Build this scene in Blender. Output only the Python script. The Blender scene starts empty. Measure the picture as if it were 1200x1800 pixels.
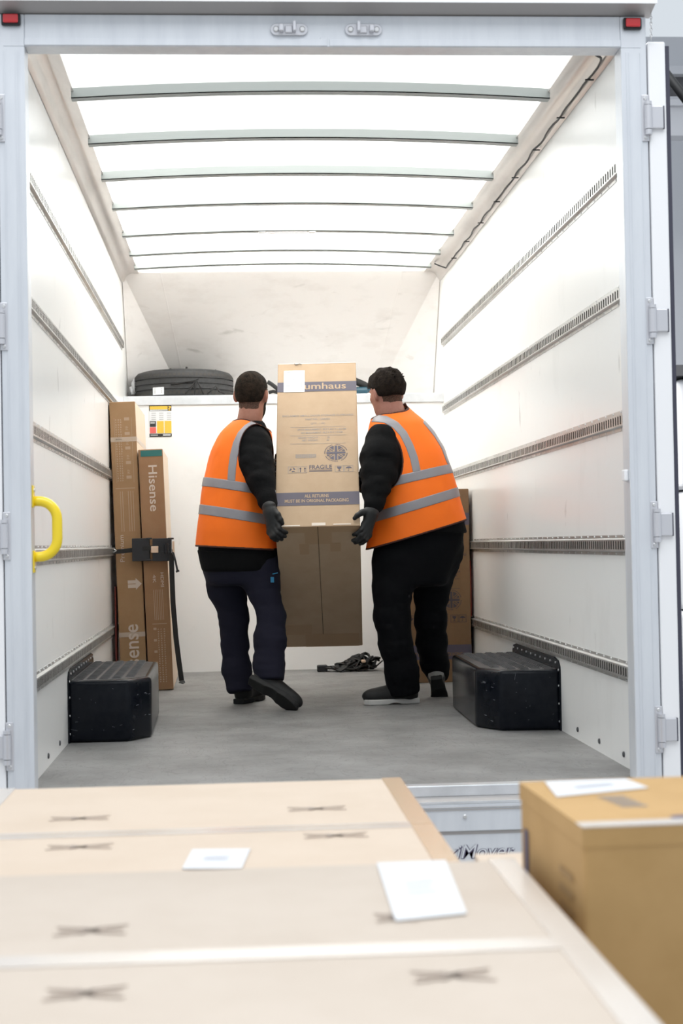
import bpy, bmesh, math, random
import numpy as np
from mathutils import Vector, Matrix
random.seed(7)
sc = bpy.context.scene
COL = sc.collection

# ------------------------------------------------------------------ camera
CAM = np.array([-.3458, -5.51, .8567]); YAW, PITCH, ROLL, FPX = .067, .0197, -.0181, 2774.93
def cam_axes():
    cy, sy = math.cos(YAW), math.sin(YAW)
    f = np.array([sy*math.cos(PITCH), cy*math.cos(PITCH), math.sin(PITCH)])
    r0 = np.array([cy, -sy, 0.]); u0 = np.cross(r0, f)
    return math.cos(ROLL)*r0+math.sin(ROLL)*u0, -math.sin(ROLL)*r0+math.cos(ROLL)*u0, f
CR, CU, CF = cam_axes()
cd = bpy.data.cameras.new('camera'); cam = bpy.data.objects.new('camera', cd); COL.objects.link(cam)
cam.matrix_world = Matrix(((CR[0], CU[0], -CF[0], CAM[0]), (CR[1], CU[1], -CF[1], CAM[1]), (CR[2], CU[2], -CF[2], CAM[2]), (0, 0, 0, 1)))
cd.sensor_fit = 'VERTICAL'; cd.sensor_height = 36; cd.sensor_width = 24; cd.lens = FPX*36/1800
cd.dof.use_dof = True; cd.dof.focus_distance = 8.2; cd.dof.aperture_fstop = 4.5
cd.clip_start = .05
sc.camera = cam
def at(px, py, Y):
    """world point seen at a photo pixel, at distance Y along the truck"""
    d = CF+(px-600)/FPX*CR-(py-900)/FPX*CU
    return CAM+d*(Y-CAM[1])/d[1]

# ------------------------------------------------------------------ light
sc.view_settings.view_transform = 'Standard'; sc.view_settings.look = 'None'
sc.view_settings.gamma = 1; sc.view_settings.use_curve_mapping = False
sc.view_settings.exposure = 0.0
W = bpy.data.worlds.new('world'); sc.world = W; W.use_nodes = True
bg = W.node_tree.nodes['Background']; bg.inputs[0].default_value = (.86, .93, 1.0, 1); bg.inputs[1].default_value = .80
def area(name, loc, rot, sx, sy, power, color=(1, 1, 1)):
    l = bpy.data.lights.new(name, 'AREA'); l.shape = 'RECTANGLE'; l.size = sx; l.size_y = sy; l.energy = power; l.color = color
    o = bpy.data.objects.new(name, l); COL.objects.link(o); o.location = loc; o.rotation_euler = rot
    return o
# roof lights of the warehouse
area('skylight_over_truck', (0, 4.6, 5.2), (0, 0, 0), 3.4, 3.6, 900, (1.0, .99, .97))
area('skylight_over_dock', (.2, -3.6, 6.5), (0, 0, 0), 6, 5, 330, (.97, .98, 1.0))
sc.cycles.max_bounces = 10; sc.cycles.diffuse_bounces = 8; sc.cycles.transmission_bounces = 8
sc.cycles.sample_clamp_indirect = 6

# ------------------------------------------------------------------ materials
MATS = {}
def mat(name, col, rough=.6, metal=0., spec=.5, noise=None, bump=None, stretch=(1, 1, 1), emit=None, coat=0):
    """noise=(scale, colour 2, low, high), bump=(scale, strength)"""
    if name in MATS: return MATS[name]
    m = bpy.data.materials.new(name); m.use_nodes = True; nt = m.node_tree; b = nt.nodes['Principled BSDF']
    b.inputs['Base Color'].default_value = (*col, 1); b.inputs['Roughness'].default_value = rough
    b.inputs['Metallic'].default_value = metal; b.inputs['Specular IOR Level'].default_value = spec
    if coat: b.inputs['Coat Weight'].default_value = coat
    if emit: b.inputs['Emission Color'].default_value = (*emit[0], 1); b.inputs['Emission Strength'].default_value = emit[1]
    tc = nt.nodes.new('ShaderNodeTexCoord'); mp = nt.nodes.new('ShaderNodeMapping'); mp.inputs['Scale'].default_value = stretch
    nt.links.new(tc.outputs['Object'], mp.inputs['Vector'])
    if noise:
        n = nt.nodes.new('ShaderNodeTexNoise'); n.inputs['Scale'].default_value = noise[0]; n.inputs['Detail'].default_value = 6
        n.inputs['Roughness'].default_value = .62
        nt.links.new(mp.outputs[0], n.inputs['Vector'])
        r = nt.nodes.new('ShaderNodeValToRGB'); r.color_ramp.elements[0].position = noise[2]; r.color_ramp.elements[1].position = noise[3]
        r.color_ramp.elements[0].color = (*noise[1], 1); r.color_ramp.elements[1].color = (*col, 1)
        nt.links.new(n.outputs['Fac'], r.inputs[0]); nt.links.new(r.outputs[0], b.inputs['Base Color'])
    if bump:
        n2 = nt.nodes.new('ShaderNodeTexNoise'); n2.inputs['Scale'].default_value = bump[0]; n2.inputs['Detail'].default_value = 5
        nt.links.new(mp.outputs[0], n2.inputs['Vector'])
        bp = nt.nodes.new('ShaderNodeBump'); bp.inputs['Strength'].default_value = bump[1]; bp.inputs['Distance'].default_value = .01
        nt.links.new(n2.outputs['Fac'], bp.inputs['Height']); nt.links.new(bp.outputs[0], b.inputs['Normal'])
    MATS[name] = m; return m

m_panel = mat('white_wall_panel', (.875, .875, .862), .28, 0, .45, noise=(2.6, (.80, .80, .785), .22, .42), stretch=(1, 1, .6), bump=(3, .03))
m_bulk = mat('white_bulkhead', (.885, .885, .88), .4, 0, .4, noise=(3, (.82, .82, .815), .25, .45))
m_pod = mat('pod_grp', (.80, .775, .76), .6, 0, .3, noise=(4, (.74, .71, .69), .3, .5), stretch=(1, 1, 2.5))
m_alu = mat('aluminium_frame', (.74, .765, .80), .38, .3, .5, noise=(5, (.68, .705, .745), .35, .6), stretch=(3, 3, .4))
m_bright_alu = mat('bright_aluminium', (.78, .80, .83), .3, .6, .5, noise=(6, (.66, .68, .7), .35, .6))
m_cove = mat('cove_aluminium', (.72, .69, .67), .3, .75, .5, noise=(3, (.6, .57, .55), .3, .55), stretch=(2, .5, 2))
m_bow = mat('galvanised_bow', (.42, .45, .44), .55, .1)
m_gutter = mat('gutter_grey', (.42, .40, .39), .5, .3)
m_galv = mat('galvanised_rail', (.62, .62, .61), .36, .75, .5, noise=(8, (.5, .5, .49), .35, .6), stretch=(1, .6, 1))
m_slot = mat('slot_dark', (.05, .045, .04), .8)  # near-black, also paints the shade inside the rail slots
m_rivet = mat('rivet_steel', (.7, .7, .7), .35, .8)
m_white_paint = mat('white_door_paint', (.92, .92, .93), .35)
m_seal = mat('door_seal', (.05, .05, .075), .6)
m_hinge = mat('zinc_hinge', (.66, .66, .69), .35, .55)
m_red = mat('red_lens', (.62, .015, .02), .12, 0, .6, coat=.6)
m_blackplastic = mat('black_plastic', (.012, .013, .016), .4)
m_arch = mat('wheel_arch_plastic', (.005, .0065, .010), .22, 0, .14, noise=(30, (.008, .0095, .013), .4, .6), bump=(14, .05))
m_arch_top = mat('wheel_arch_worn_top', (.05, .048, .05), .42, 0, .45, noise=(20, (.018, .018, .02), .4, .6))
m_scuff = mat('scratch_grey', (.16, .17, .19), .6)
m_yellow = mat('yellow_paint', (.92, .68, .015), .28, 0, .5, coat=.3)
m_card = mat('cardboard', (.50, .335, .195), .8, 0, .2, noise=(9, (.45, .295, .168), .35, .6), stretch=(1, 1, .5))
m_card_held = mat('cardboard_carton', (.475, .348, .235), .75, 0, .2, noise=(6, (.44, .318, .21), .35, .6))
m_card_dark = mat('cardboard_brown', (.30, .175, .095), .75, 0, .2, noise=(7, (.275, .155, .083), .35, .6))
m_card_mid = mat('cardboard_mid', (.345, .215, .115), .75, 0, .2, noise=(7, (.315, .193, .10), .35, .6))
m_card_shade = mat('cardboard_shaded', (.225, .14, .078), .75, 0, .2, noise=(7, (.20, .125, .07), .35, .6))  # darker copy of the carton card, with a person's shadow in the colour
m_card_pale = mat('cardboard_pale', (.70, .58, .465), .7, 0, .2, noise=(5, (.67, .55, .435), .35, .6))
m_card_pale2 = mat('cardboard_pale_grey', (.605, .525, .445), .7, 0, .2, noise=(5, (.575, .495, .415), .35, .6))
m_card_gold = mat('cardboard_golden', (.57, .36, .155), .7, 0, .25, noise=(6, (.50, .31, .125), .3, .6))
m_tape = mat('parcel_tape', (.66, .60, .54), .22, 0, .5)
m_tape_dull = mat('dull_clear_tape', (.46, .37, .29), .3, 0, .4)
m_tape_brown = mat('parcel_tape_brown', (.56, .40, .25), .25, 0, .5)
m_tape_dark = mat('brown_tape', (.40, .265, .155), .3, 0, .5)
m_paper = mat('white_paper', (.76, .78, .80), .55)
m_ink = mat('purple_ink', (.105, .09, .155), .6)
m_band = mat('purple_print_band', (.088, .078, .108), .6)
m_dark_ink = mat('shaded_carton_ink', (.075, .06, .065), .7)  # print ink darkened to go with the shaded carton
m_faint_mark = mat('faint_mark', (.47, .39, .33), .8)
m_grey_ink = mat('grey_ink', (.30, .27, .25), .7)
m_pale_ink = mat('pale_print', (.56, .475, .40), .7)
m_pale_ink2 = mat('faint_pale_print', (.42, .30, .205), .7)
m_teal = mat('teal_sticker', (.02, .135, .125), .5)
m_tyre = mat('tyre_rubber', (.045, .045, .047), .62, 0, .4, noise=(40, (.032, .032, .033), .4, .6))
m_web = mat('black_webbing', (.012, .012, .012), .7)
m_red_refl = mat('red_reflection', (.28, .022, .012), .7)  # red painted for a reflection in the wall gap
m_brass = mat('buckle_metal', (.70, .52, .38), .3, .6)
m_cable = mat('black_cable', (.02, .02, .02), .5)
m_vest = mat('orange_hi_vis', (.98, .18, .010), .62, 0, .3, bump=(14, .12))
m_vest_in = mat('orange_vest_lapel', (.9, .10, .012), .65, 0, .3)
m_tapeR = mat('reflective_tape', (.27, .26, .28), .45, .25, .5, bump=(40, .05))
m_trim = mat('dark_vest_binding', (.06, .015, .008), .8)
m_jump = mat('black_jumper', (.005, .005, .0055), .9, 0, .12, bump=(60, .25))
m_navy = mat('navy_trousers', (.015, .015, .026), .9, 0, .15, bump=(30, .2))
m_black_tr = mat('black_trousers', (.0042, .0044, .0055), .9, 0, .12, bump=(30, .2))
m_glove = mat('black_glove', (.0065, .0068, .0075), .5, 0, .4, bump=(90, .15))
m_skin = mat('skin', (.36, .165, .115), .5, 0, .35, noise=(25, (.30, .125, .085), .3, .6))
m_skin_b = mat('skin_pink', (.39, .185, .14), .5, 0, .35, noise=(25, (.33, .14, .105), .3, .6))
m_hair = mat('dark_brown_hair', (.020, .0145, .011), .95, 0, .1, noise=(60, (.009, .007, .006), .35, .6), bump=(120, .6))
m_hair_b = mat('short_brown_hair', (.032, .022, .0155), .95, 0, .1, noise=(45, (.010, .008, .006), .35, .62), bump=(160, .6))
m_boot = mat('black_boot', (.012, .012, .012), .6, 0, .35, bump=(50, .2))
m_sole = mat('black_sole', (.009, .009, .009), .7)
m_white_sole = mat('white_midsole', (.50, .49, .47), .6)
m_grey_sh = mat('grey_heel', (.22, .215, .205), .7)
m_eye = mat('eye_white', (.7, .68, .66), .3)
m_blue = mat('blue_tag', (.01, .17, .33), .5)
m_conc = mat('warehouse_concrete', (.42, .42, .42), .6, noise=(3, (.36, .36, .36), .35, .6))
m_clad = mat('grey_cladding', (.46, .47, .50), .5)
m_dark_steel = mat('dark_steel', (.07, .07, .075), .6)
m_wrap = mat('white_wrapped_goods', (.56, .565, .585), .4)
m_scrim = mat('dirty_mark', (.35, .34, .32), .8)

def scuffs(m, scale, stretch, lo, hi, dark):
    nt = m.node_tree; b = nt.nodes['Principled BSDF']; src = b.inputs['Base Color'].links[0].from_socket; L = nt.links.new
    tc = nt.nodes.new('ShaderNodeTexCoord'); mp = nt.nodes.new('ShaderNodeMapping'); mp.inputs['Scale'].default_value = stretch; mp.inputs['Rotation'].default_value = (.25, 0, 0)
    L(tc.outputs['Object'], mp.inputs['Vector']); n = nt.nodes.new('ShaderNodeTexNoise'); n.inputs['Scale'].default_value = scale; n.inputs['Detail'].default_value = 7; n.inputs['Distortion'].default_value = .6
    L(mp.outputs[0], n.inputs['Vector']); r = nt.nodes.new('ShaderNodeValToRGB'); r.color_ramp.elements[0].position = lo; r.color_ramp.elements[1].position = hi
    r.color_ramp.elements[0].color = (1, 1, 1, 1); r.color_ramp.elements[1].color = (dark, dark, dark*.98, 1); L(n.outputs['Fac'], r.inputs[0])
    x = nt.nodes.new('ShaderNodeMix'); x.data_type = 'RGBA'; x.blend_type = 'MULTIPLY'; x.inputs[0].default_value = 1; L(src, x.inputs[6]); L(r.outputs[0], x.inputs[7]); L(x.outputs[2], b.inputs['Base Color'])
scuffs(m_panel, 7, (1, 1.5, .6), .69, .76, .62); scuffs(m_bulk, 6, (1, 1, .5), .70, .80, .75); scuffs(m_pod, 7, (.6, 1, 1.6), .66, .76, .78)
def floor_mat():
    m = bpy.data.materials.new('grey_phenolic_floor'); m.use_nodes = True; nt = m.node_tree; b = nt.nodes['Principled BSDF']; L = nt.links.new
    tc = nt.nodes.new('ShaderNodeTexCoord')
    n1 = nt.nodes.new('ShaderNodeTexNoise'); n1.inputs['Scale'].default_value = 2.2; n1.inputs['Detail'].default_value = 8; n1.inputs['Roughness'].default_value = .65
    L(tc.outputs['Object'], n1.inputs['Vector'])
    r1 = nt.nodes.new('ShaderNodeValToRGB'); r1.color_ramp.elements[0].position = .36; r1.color_ramp.elements[1].position = .62
    r1.color_ramp.elements[0].color = (.155, .153, .15, 1); r1.color_ramp.elements[1].color = (.25, .247, .243, 1)
    L(n1.outputs['Fac'], r1.inputs[0])
    mp = nt.nodes.new('ShaderNodeMapping'); mp.inputs['Scale'].default_value = (1.6, .55, 1); mp.inputs['Rotation'].default_value = (0, 0, .5)
    L(tc.outputs['Object'], mp.inputs['Vector'])
    n2 = nt.nodes.new('ShaderNodeTexNoise'); n2.inputs['Scale'].default_value = 5; n2.inputs['Detail'].default_value = 9; n2.inputs['Distortion'].default_value = 2.5
    L(mp.outputs[0], n2.inputs['Vector'])
    r2 = nt.nodes.new('ShaderNodeValToRGB'); r2.color_ramp.elements[0].position = .485; r2.color_ramp.elements[1].position = .5
    e = r2.color_ramp.elements.new(.515); r2.color_ramp.elements[0].color = (1, 1, 1, 1); r2.color_ramp.elements[1].color = (.66, .66, .66, 1); e.color = (1, 1, 1, 1)
    L(n2.outputs['Fac'], r2.inputs[0])
    mx = nt.nodes.new('ShaderNodeMix'); mx.data_type = 'RGBA'; mx.blend_type = 'MULTIPLY'; mx.inputs[0].default_value = .8
    L(r1.outputs[0], mx.inputs[6]); L(r2.outputs[0], mx.inputs[7]); L(mx.outputs[2], b.inputs['Base Color'])
    b.inputs['Roughness'].default_value = .55; b.inputs['Specular IOR Level'].default_value = .4
    return m
m_floor = floor_mat()
def roof_mat():
    m = bpy.data.materials.new('translucent_roof'); m.use_nodes = True; nt = m.node_tree; L = nt.links.new
    nt.nodes.remove(nt.nodes['Principled BSDF']); out = nt.nodes['Material Output']
    d = nt.nodes.new('ShaderNodeBsdfDiffuse'); d.inputs[0].default_value = (.80, .81, .79, 1)
    t = nt.nodes.new('ShaderNodeBsdfTranslucent'); t.inputs[0].default_value = (.90, .905, .88, 1)
    mx = nt.nodes.new('ShaderNodeMixShader'); mx.inputs[0].default_value = .62
    L(d.outputs[0], mx.inputs[1]); L(t.outputs[0], mx.inputs[2]); L(mx.outputs[0], out.inputs[0])
    return m
m_roof = roof_mat()

# ------------------------------------------------------------------ mesh helpers
def basis(d):
    d = Vector(d).normalized(); a = Vector((0, 0, 1)) if abs(d.z) < .9 else Vector((1, 0, 0))
    u = d.cross(a).normalized(); return u, d.cross(u).normalized()
class MB:
    def __init__(s): s.v = []; s.f = []; s.mi = []; s.m = 0
    def add(s, vs, fs):
        o = len(s.v); s.v += [tuple(map(float, v)) for v in vs]; s.f += [tuple(o+i for i in f) for f in fs]; s.mi += [s.m]*len(fs)
    def box(s, x0, x1, y0, y1, z0, z1):
        s.add([(x0, y0, z0), (x1, y0, z0), (x1, y1, z0), (x0, y1, z0), (x0, y0, z1), (x1, y0, z1), (x1, y1, z1), (x0, y1, z1)],
              [(0, 3, 2, 1), (4, 5, 6, 7), (0, 1, 5, 4), (1, 2, 6, 5), (2, 3, 7, 6), (3, 0, 4, 7)])
    def quad(s, *p): s.add(p, [(0, 1, 2, 3)])
    def tube(s, pts, r, n=10, cap=True, flat=None):
        pts = [Vector(p) for p in pts]; rs = r if isinstance(r, (list, tuple)) else [r]*len(pts)
        vs = []; u = None
        for i, p in enumerate(pts):
            d = (pts[min(i+1, len(pts)-1)]-pts[max(i-1, 0)]).normalized()
            if u is None: u, w = basis(d)
            else:
                u = (u-d*u.dot(d)).normalized(); w = d.cross(u).normalized()
            for k in range(n):
                a = 2*math.pi*k/n; vs.append(p+u*math.cos(a)*rs[i]+w*math.sin(a)*rs[i])
        fs = [(i*n+k, i*n+(k+1) % n, (i+1)*n+(k+1) % n, (i+1)*n+k) for i in range(len(pts)-1) for k in range(n)]
        if cap: fs += [tuple(range(n))[::-1], tuple((len(pts)-1)*n+k for k in range(n))]
        s.add(vs, fs)
    def ribbon(s, pts, side, w, t):
        """flat webbing: a band of width w and thickness t along pts, side = width direction(s)"""
        pts = [Vector(p) for p in pts]; vs = []
        for i, p in enumerate(pts):
            d = (pts[min(i+1, len(pts)-1)]-pts[max(i-1, 0)]).normalized()
            sd = Vector(side[i] if isinstance(side, list) else side); sd = (sd-d*sd.dot(d)).normalized(); nn = d.cross(sd)
            for a, b in ((-1, -1), (1, -1), (1, 1), (-1, 1)): vs.append(p+sd*a*w/2+nn*b*t/2)
        fs = [(i*4+k, i*4+(k+1) % 4, i*4+4+(k+1) % 4, i*4+4+k) for i in range(len(pts)-1) for k in range(4)]
        e = (len(pts)-1)*4; fs += [(3, 2, 1, 0), (e, e+1, e+2, e+3)]
        s.add(vs, fs)
    def lathe(s, prof, c, n=48, axis='z'):
        vs = []
        for r, h in prof:
            for k in range(n):
                a = 2*math.pi*k/n
                q = (r*math.cos(a), r*math.sin(a), h)
                if axis == 'y': q = (q[0], q[2], q[1])
                if axis == 'x': q = (q[2], q[0], q[1])
                vs.append((c[0]+q[0], c[1]+q[1], c[2]+q[2]))
        m = len(prof)
        s.add(vs, [(i*n+k, i*n+(k+1) % n, (i+1)*n+(k+1) % n, (i+1)*n+k) for i in range(m-1) for k in range(n)])
    def disc(s, c, r, axis, h, n=14):
        """short solid cylinder from c along axis by h with a small dome edge"""
        d = Vector(axis).normalized(); c = Vector(c)
        s.tube([c, c+d*h*.7, c+d*h], [r, r, r*.75], n)
    def prism(s, poly, z0, z1):
        n = len(poly)
        s.add([(x, y, z0) for x, y in poly]+[(x, y, z1) for x, y in poly],
              [tuple(range(n))[::-1], tuple(range(n, 2*n))]+[(k, (k+1) % n, n+(k+1) % n, n+k) for k in range(n)])
    def extr(s, prof, y0, y1):
        """closed (x,z) profile extruded along y"""
        n = len(prof)
        s.add([(x, y0, z) for x, z in prof]+[(x, y1, z) for x, z in prof],
              [tuple(range(n)), tuple(range(n, 2*n))[::-1]]+[(k, n+k, n+(k+1) % n, (k+1) % n) for k in range(n)])
    def text(s, body, O, ux, uy, width=None, height=None, align='C', bold=0., shear=0.):
        vs, fs = glyphs(body, bold, shear)
        xs = [v[0] for v in vs]; ys = [v[1] for v in vs]
        x0, x1, y0, y1 = min(xs), max(xs), 0, max(ys)
        sx = width/(x1-x0) if width else None; sy = height/(y1-y0) if height else None
        sx = sx or sy; sy = sy or sx
        ox = {'C': (x0+x1)/2, 'L': x0, 'R': x1}[align]
        O, ux, uy = Vector(O), Vector(ux), Vector(uy)
        s.add([O+ux*((v[0]-ox)*sx)+uy*(v[1]*sy) for v in vs], fs)
    def build(s, name, m, parent=None, smooth=False, bevel=0, segs=2):
        me = bpy.data.meshes.new(name); me.from_pydata(s.v, [], s.f)
        for x in (m if isinstance(m, (list, tuple)) else [m]): me.materials.append(x)
        for p, i in zip(me.polygons, s.mi): p.material_index = i
        bm = bmesh.new(); bm.from_mesh(me)
        bmesh.ops.recalc_face_normals(bm, faces=bm.faces)
        if bevel: bmesh.ops.bevel(bm, geom=[e for e in bm.edges if e.is_manifold and e.calc_face_angle(0) > .5], offset=bevel, segments=segs, profile=.5, affect='EDGES', clamp_overlap=True)
        bm.to_mesh(me); bm.free()
        if smooth:
            me.shade_smooth()
            if smooth != 'full': me.set_sharp_from_angle(angle=math.radians(40))
        o = bpy.data.objects.new(name, me); COL.objects.link(o)
        if parent: o.parent = parent
        return o
_gl = {}
def glyphs(body, bold, shear):
    k = (body, bold, shear)
    if k not in _gl:
        c = bpy.data.curves.new('glyphs', 'FONT'); c.body = body; c.offset = bold; c.shear = shear; c.resolution_u = 3
        o = bpy.data.objects.new('glyphs', c); COL.objects.link(o)
        me = o.evaluated_get(bpy.context.evaluated_depsgraph_get()).to_mesh()
        _gl[k] = ([tuple(v.co) for v in me.vertices], [tuple(p.vertices) for p in me.polygons])
        o.to_mesh_clear(); bpy.data.objects.remove(o); bpy.data.curves.remove(c)
    return _gl[k]
def tag(o, label=None, cat=None, group=None, kind=None):
    if label: o['label'] = label
    if cat: o['category'] = cat
    if group: o['group'] = group
    if kind: o['kind'] = kind
    return o
def empty(name, loc=(0, 0, 0), rot=(0, 0, 0)):
    o = bpy.data.objects.new(name, None); COL.objects.link(o); o.location = loc; o.rotation_euler = rot; o.empty_display_size = .05
    return o
def lab(o, label): o['label'] = label; return o

# ------------------------------------------------------------------ truck body: the setting
WX, LEN, ROOF = 1.094, 5.26, 2.73
b = MB(); b.box(-WX, WX, .06, LEN, -.035, 0); tag(b.build('floor', m_floor), 'grey scuffed floor of the truck body', 'floor', kind='structure')
for nm, s in (('wall_left', -1), ('wall_right', 1)):
    b = MB(); x0, x1 = sorted((s*WX, s*(WX+.025))); b.box(x0, x1, .06, 6.45, -.035, 2.72)
    tag(b.build(nm, m_panel), 'white panelled %s side wall of the truck body' % nm[5:], 'wall', kind='structure')
b = MB(); b.box(-WX, WX, LEN, LEN+.03, 0, 1.815)
tag(b.build('wall_front', m_bulk), 'white bulkhead wall at the cab end under the shelf', 'wall', kind='structure')
# luton pod above the cab: sloped centre and two side facets
b = MB(); T, Bz, Yb, Ys = 2.736, 1.82, 6.42, 5.85
tl, tr, bl, br = (-.83, LEN+.01, T), (.83, LEN+.01, T), (-.66, Yb, Bz), (.66, Yb, Bz)
b.quad(bl, br, tr, tl)
for s, t, q in ((-1, tl, bl), (1, tr, br)):
    b.add([(s*WX, LEN+.01, T), (s*WX, Ys, Bz), q, t], [(0, 1, 2, 3)])
b.quad((-WX, LEN, T+.02), (WX, LEN, T+.02), (WX, LEN+.02, T-.01), (-WX, LEN+.02, T-.01))
o = b.build('wall_upper', m_pod); tag(o, 'sloped off-white inner skin of the over-cab pod', 'wall', kind='structure')
mod = o.modifiers.new('thick', 'SOLIDIFY'); mod.thickness = .012; mod.offset = 1
b = MB()
for s in (-1, 1):
    b.tube([(s*.83, LEN+.012, T-.01), (s*.66, Yb-.012, Bz)], .007, 6)
tag(b.build('trim_1', m_pod, smooth=True), 'creases of the over-cab pod', 'trim', kind='structure')
b = MB(); b.box(-WX, WX, LEN, 6.45, 1.82, 1.872)
tag(b.build('trim_2', m_bulk), 'deck of the over-cab shelf', 'shelf', kind='structure')
b = MB(); b.box(-WX, WX, LEN-.012, LEN+.03, 1.815, 1.878)
tag(b.build('trim_3', m_bright_alu, bevel=.003), 'scuffed aluminium edge of the over-cab shelf', 'trim', kind='structure')
# roof: arched translucent sheet
b = MB(); n = 16; ys = [0.02, LEN]
pts = [(-.99+1.98*i/n, ROOF+.03*(1-(2*i/n-1)**2)) for i in range(n+1)]
vs = [(x, y, z) for y in ys for x, z in pts]
b.add(vs, [(i, i+1, n+2+i, n+1+i) for i in range(n)])
tag(b.build('ceiling', m_roof, smooth='full'), 'white translucent roof sheet of the truck body', 'roof', kind='structure')
# cove rails between wall and roof
for k, s in ((4, -1), (5, 1)):
    prof = [(1.092, 2.655), (1.078, 2.66), (1.07, 2.668), (1.062, 2.69), (1.045, 2.708), (1.02, 2.715), (1.0, 2.712), (.975, 2.712), (.975, 2.722), (1.0, 2.735), (1.05, 2.735), (1.092, 2.72)]
    b = MB(); b.extr([(s*x, z) for x, z in prof], .09, LEN)
    tag(b.build('trim_%d' % k, m_cove, smooth=True), 'curved aluminium cove along the %s roof edge' % ('left' if s < 0 else 'right'), 'cove', kind='structure')
# roof bows
for i, y in enumerate((.24, .96, 1.70, 2.40, 3.09, 3.85, 4.47, 4.95)):
    b = MB(); n = 14
    for j in range(n):
        x0, x1 = -.985+1.97*j/n, -.985+1.97*(j+1)/n; z0, z1 = [ROOF+.03*(1-(x/.99)**2)-.003 for x in (x0, x1)]
        for (ya, yb, zt, zb) in ((y-.025, y+.025, -.038, -.042), (y-.025, y-.021, 0, -.042), (y+.021, y+.025, 0, -.042)):
            b.add([(x0, ya, z0+zb), (x1, ya, z1+zb), (x1, yb, z1+zb), (x0, yb, z0+zb), (x0, ya, z0+zt), (x1, ya, z1+zt), (x1, yb, z1+zt), (x0, yb, z0+zt)],
                  [(0, 3, 2, 1), (4, 5, 6, 7), (0, 1, 5, 4), (2, 3, 7, 6)])
    w = ['just behind the door header', 'nearest one seen below the header', 'second one seen from the header', 'third one seen from the header', 'fourth one seen from the header',
         'fifth from the header, with the lamp on it', 'second from the cab end', 'last one before the cab end'][i]
    tag(b.build('roof_bow', m_bow), 'grey galvanised roof bow, '+w, 'roof bow', 'roof bows under the translucent roof')
# ceiling lamp on the fifth bow
r = empty('ceiling_lamp', (-.012, 3.85, 2.725)); tag(r, 'slim white strip lamp on the roof bow', 'lamp')
b = MB(); b.box(-.165, .165, -.022, .022, -.012, .008); b.build('lamp_body', m_white_paint, r, bevel=.004)
b = MB(); b.box(-.12, .12, -.016, .016, -.02, -.012); b.build('diffuser', mat('lamp_diffuser', (.9, .9, .9), .3), r, bevel=.004)
for s in (-1, 1):
    b = MB(); b.box(s*.15-.02, s*.15+.02, -.024, .024, -.017, -.012); b.build('end_cap', m_white_paint, r, bevel=.003)
# ------------------------------------------------------------------ load rails
RZ = [2.226, 1.7595, 1.293, .8303, .3616]
def load_rail(side, z, word):
    s = -1 if side == 'left' else 1
    root = empty('load_rail', (s*WX, 0, z))
    tag(root, 'slotted steel load rail on the %s wall, %s' % (side, word), 'load rail', 'load rails on the side walls')
    y0, y1 = .095, 5.22; D = .016
    X = lambda d: -s*d
    b = MB()
    for t in (-1, 1):
        zz = sorted((t*.038, t*.026)); b.box(*sorted((X(0), X(.0025))), y0, y1, *zz)            # flanges
        b.add([(X(.0025), y0, t*.026), (X(D), y0, t*.0215), (X(D), y1, t*.0215), (X(.0025), y1, t*.026)], [(0, 1, 2, 3)])
        b.add([(X(D), y0, t*.0215), (X(D), y0, t*.016), (X(D), y1, t*.016), (X(D), y1, t*.0215)], [(0, 1, 2, 3)])
    pitch = .037; n = int((y1-y0)/pitch)
    for i in range(n+1):
        b.m = 0; ya = y0+i*pitch; b.add([(X(D), ya, -.016), (X(D), ya+.019, -.016), (X(D), ya+.019, .016), (X(D), ya, .016)], [(0, 1, 2, 3)])
        b.m = 1  # slot sides painted dark, as if in deep shade
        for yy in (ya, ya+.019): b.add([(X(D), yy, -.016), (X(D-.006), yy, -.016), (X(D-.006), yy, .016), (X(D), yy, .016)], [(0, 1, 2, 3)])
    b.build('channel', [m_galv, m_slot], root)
    b = MB(); b.add([(X(D-.0065), y0, -.0165), (X(D-.0065), y1, -.0165), (X(D-.0065), y1, .0165), (X(D-.0065), y0, .0165)], [(0, 1, 2, 3)])  # dark sheet painting the shade inside the slots
    lab(b.build('slot_shade', m_slot, root), 'dark sheet standing for the shade behind the slots')
    b = MB()
    for i in range(42):
        for t in (-1, 1): b.disc((X(.0025), y0+.06+i*.12, t*.032), .0042, (-s, 0, 0), .003, 8)
    b.build('rivet_row', m_rivet, root)
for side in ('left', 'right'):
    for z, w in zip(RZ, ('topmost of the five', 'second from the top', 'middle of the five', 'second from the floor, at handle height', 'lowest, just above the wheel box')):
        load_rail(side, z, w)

# ------------------------------------------------------------------ rear frame
fr = empty('truck_rear_frame'); tag(fr, 'pale grey aluminium frame around the open back of the truck', 'truck frame')
ZH = 2.603
for s in (-1, 1):
    b = MB(); x0, x1 = sorted((s*1.05, s*1.143)); b.box(x0, x1, 0, .095, -.55, 2.715); po = b.build('post', m_alu, fr, bevel=.004)
    b = MB()
    for xa in (1.068, 1.078, 1.118): b.box(*sorted((s*xa, s*(xa+.0035))), -.0022, .002, -.5, 2.585)
    b.box(*sorted((s*1.05, s*1.122)), -.0018, .002, 2.603, 2.606)
    b.build('ridge', m_alu, po)
b = MB(); b.box(-1.05, 1.05, .001, .095, ZH, 2.715); hd = b.build('header', m_alu, fr, bevel=.003)
b = MB()
b.box(-1.05, .0, -.003, .002, ZH+.003, ZH+.026); b.box(.012, 1.05, -.003, .002, ZH+.003, ZH+.026); b.box(-.02, .004, -.0025, .002, ZH+.003, ZH+.034)
b.build('ridge', m_alu, hd, bevel=.001)
b = MB()
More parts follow.
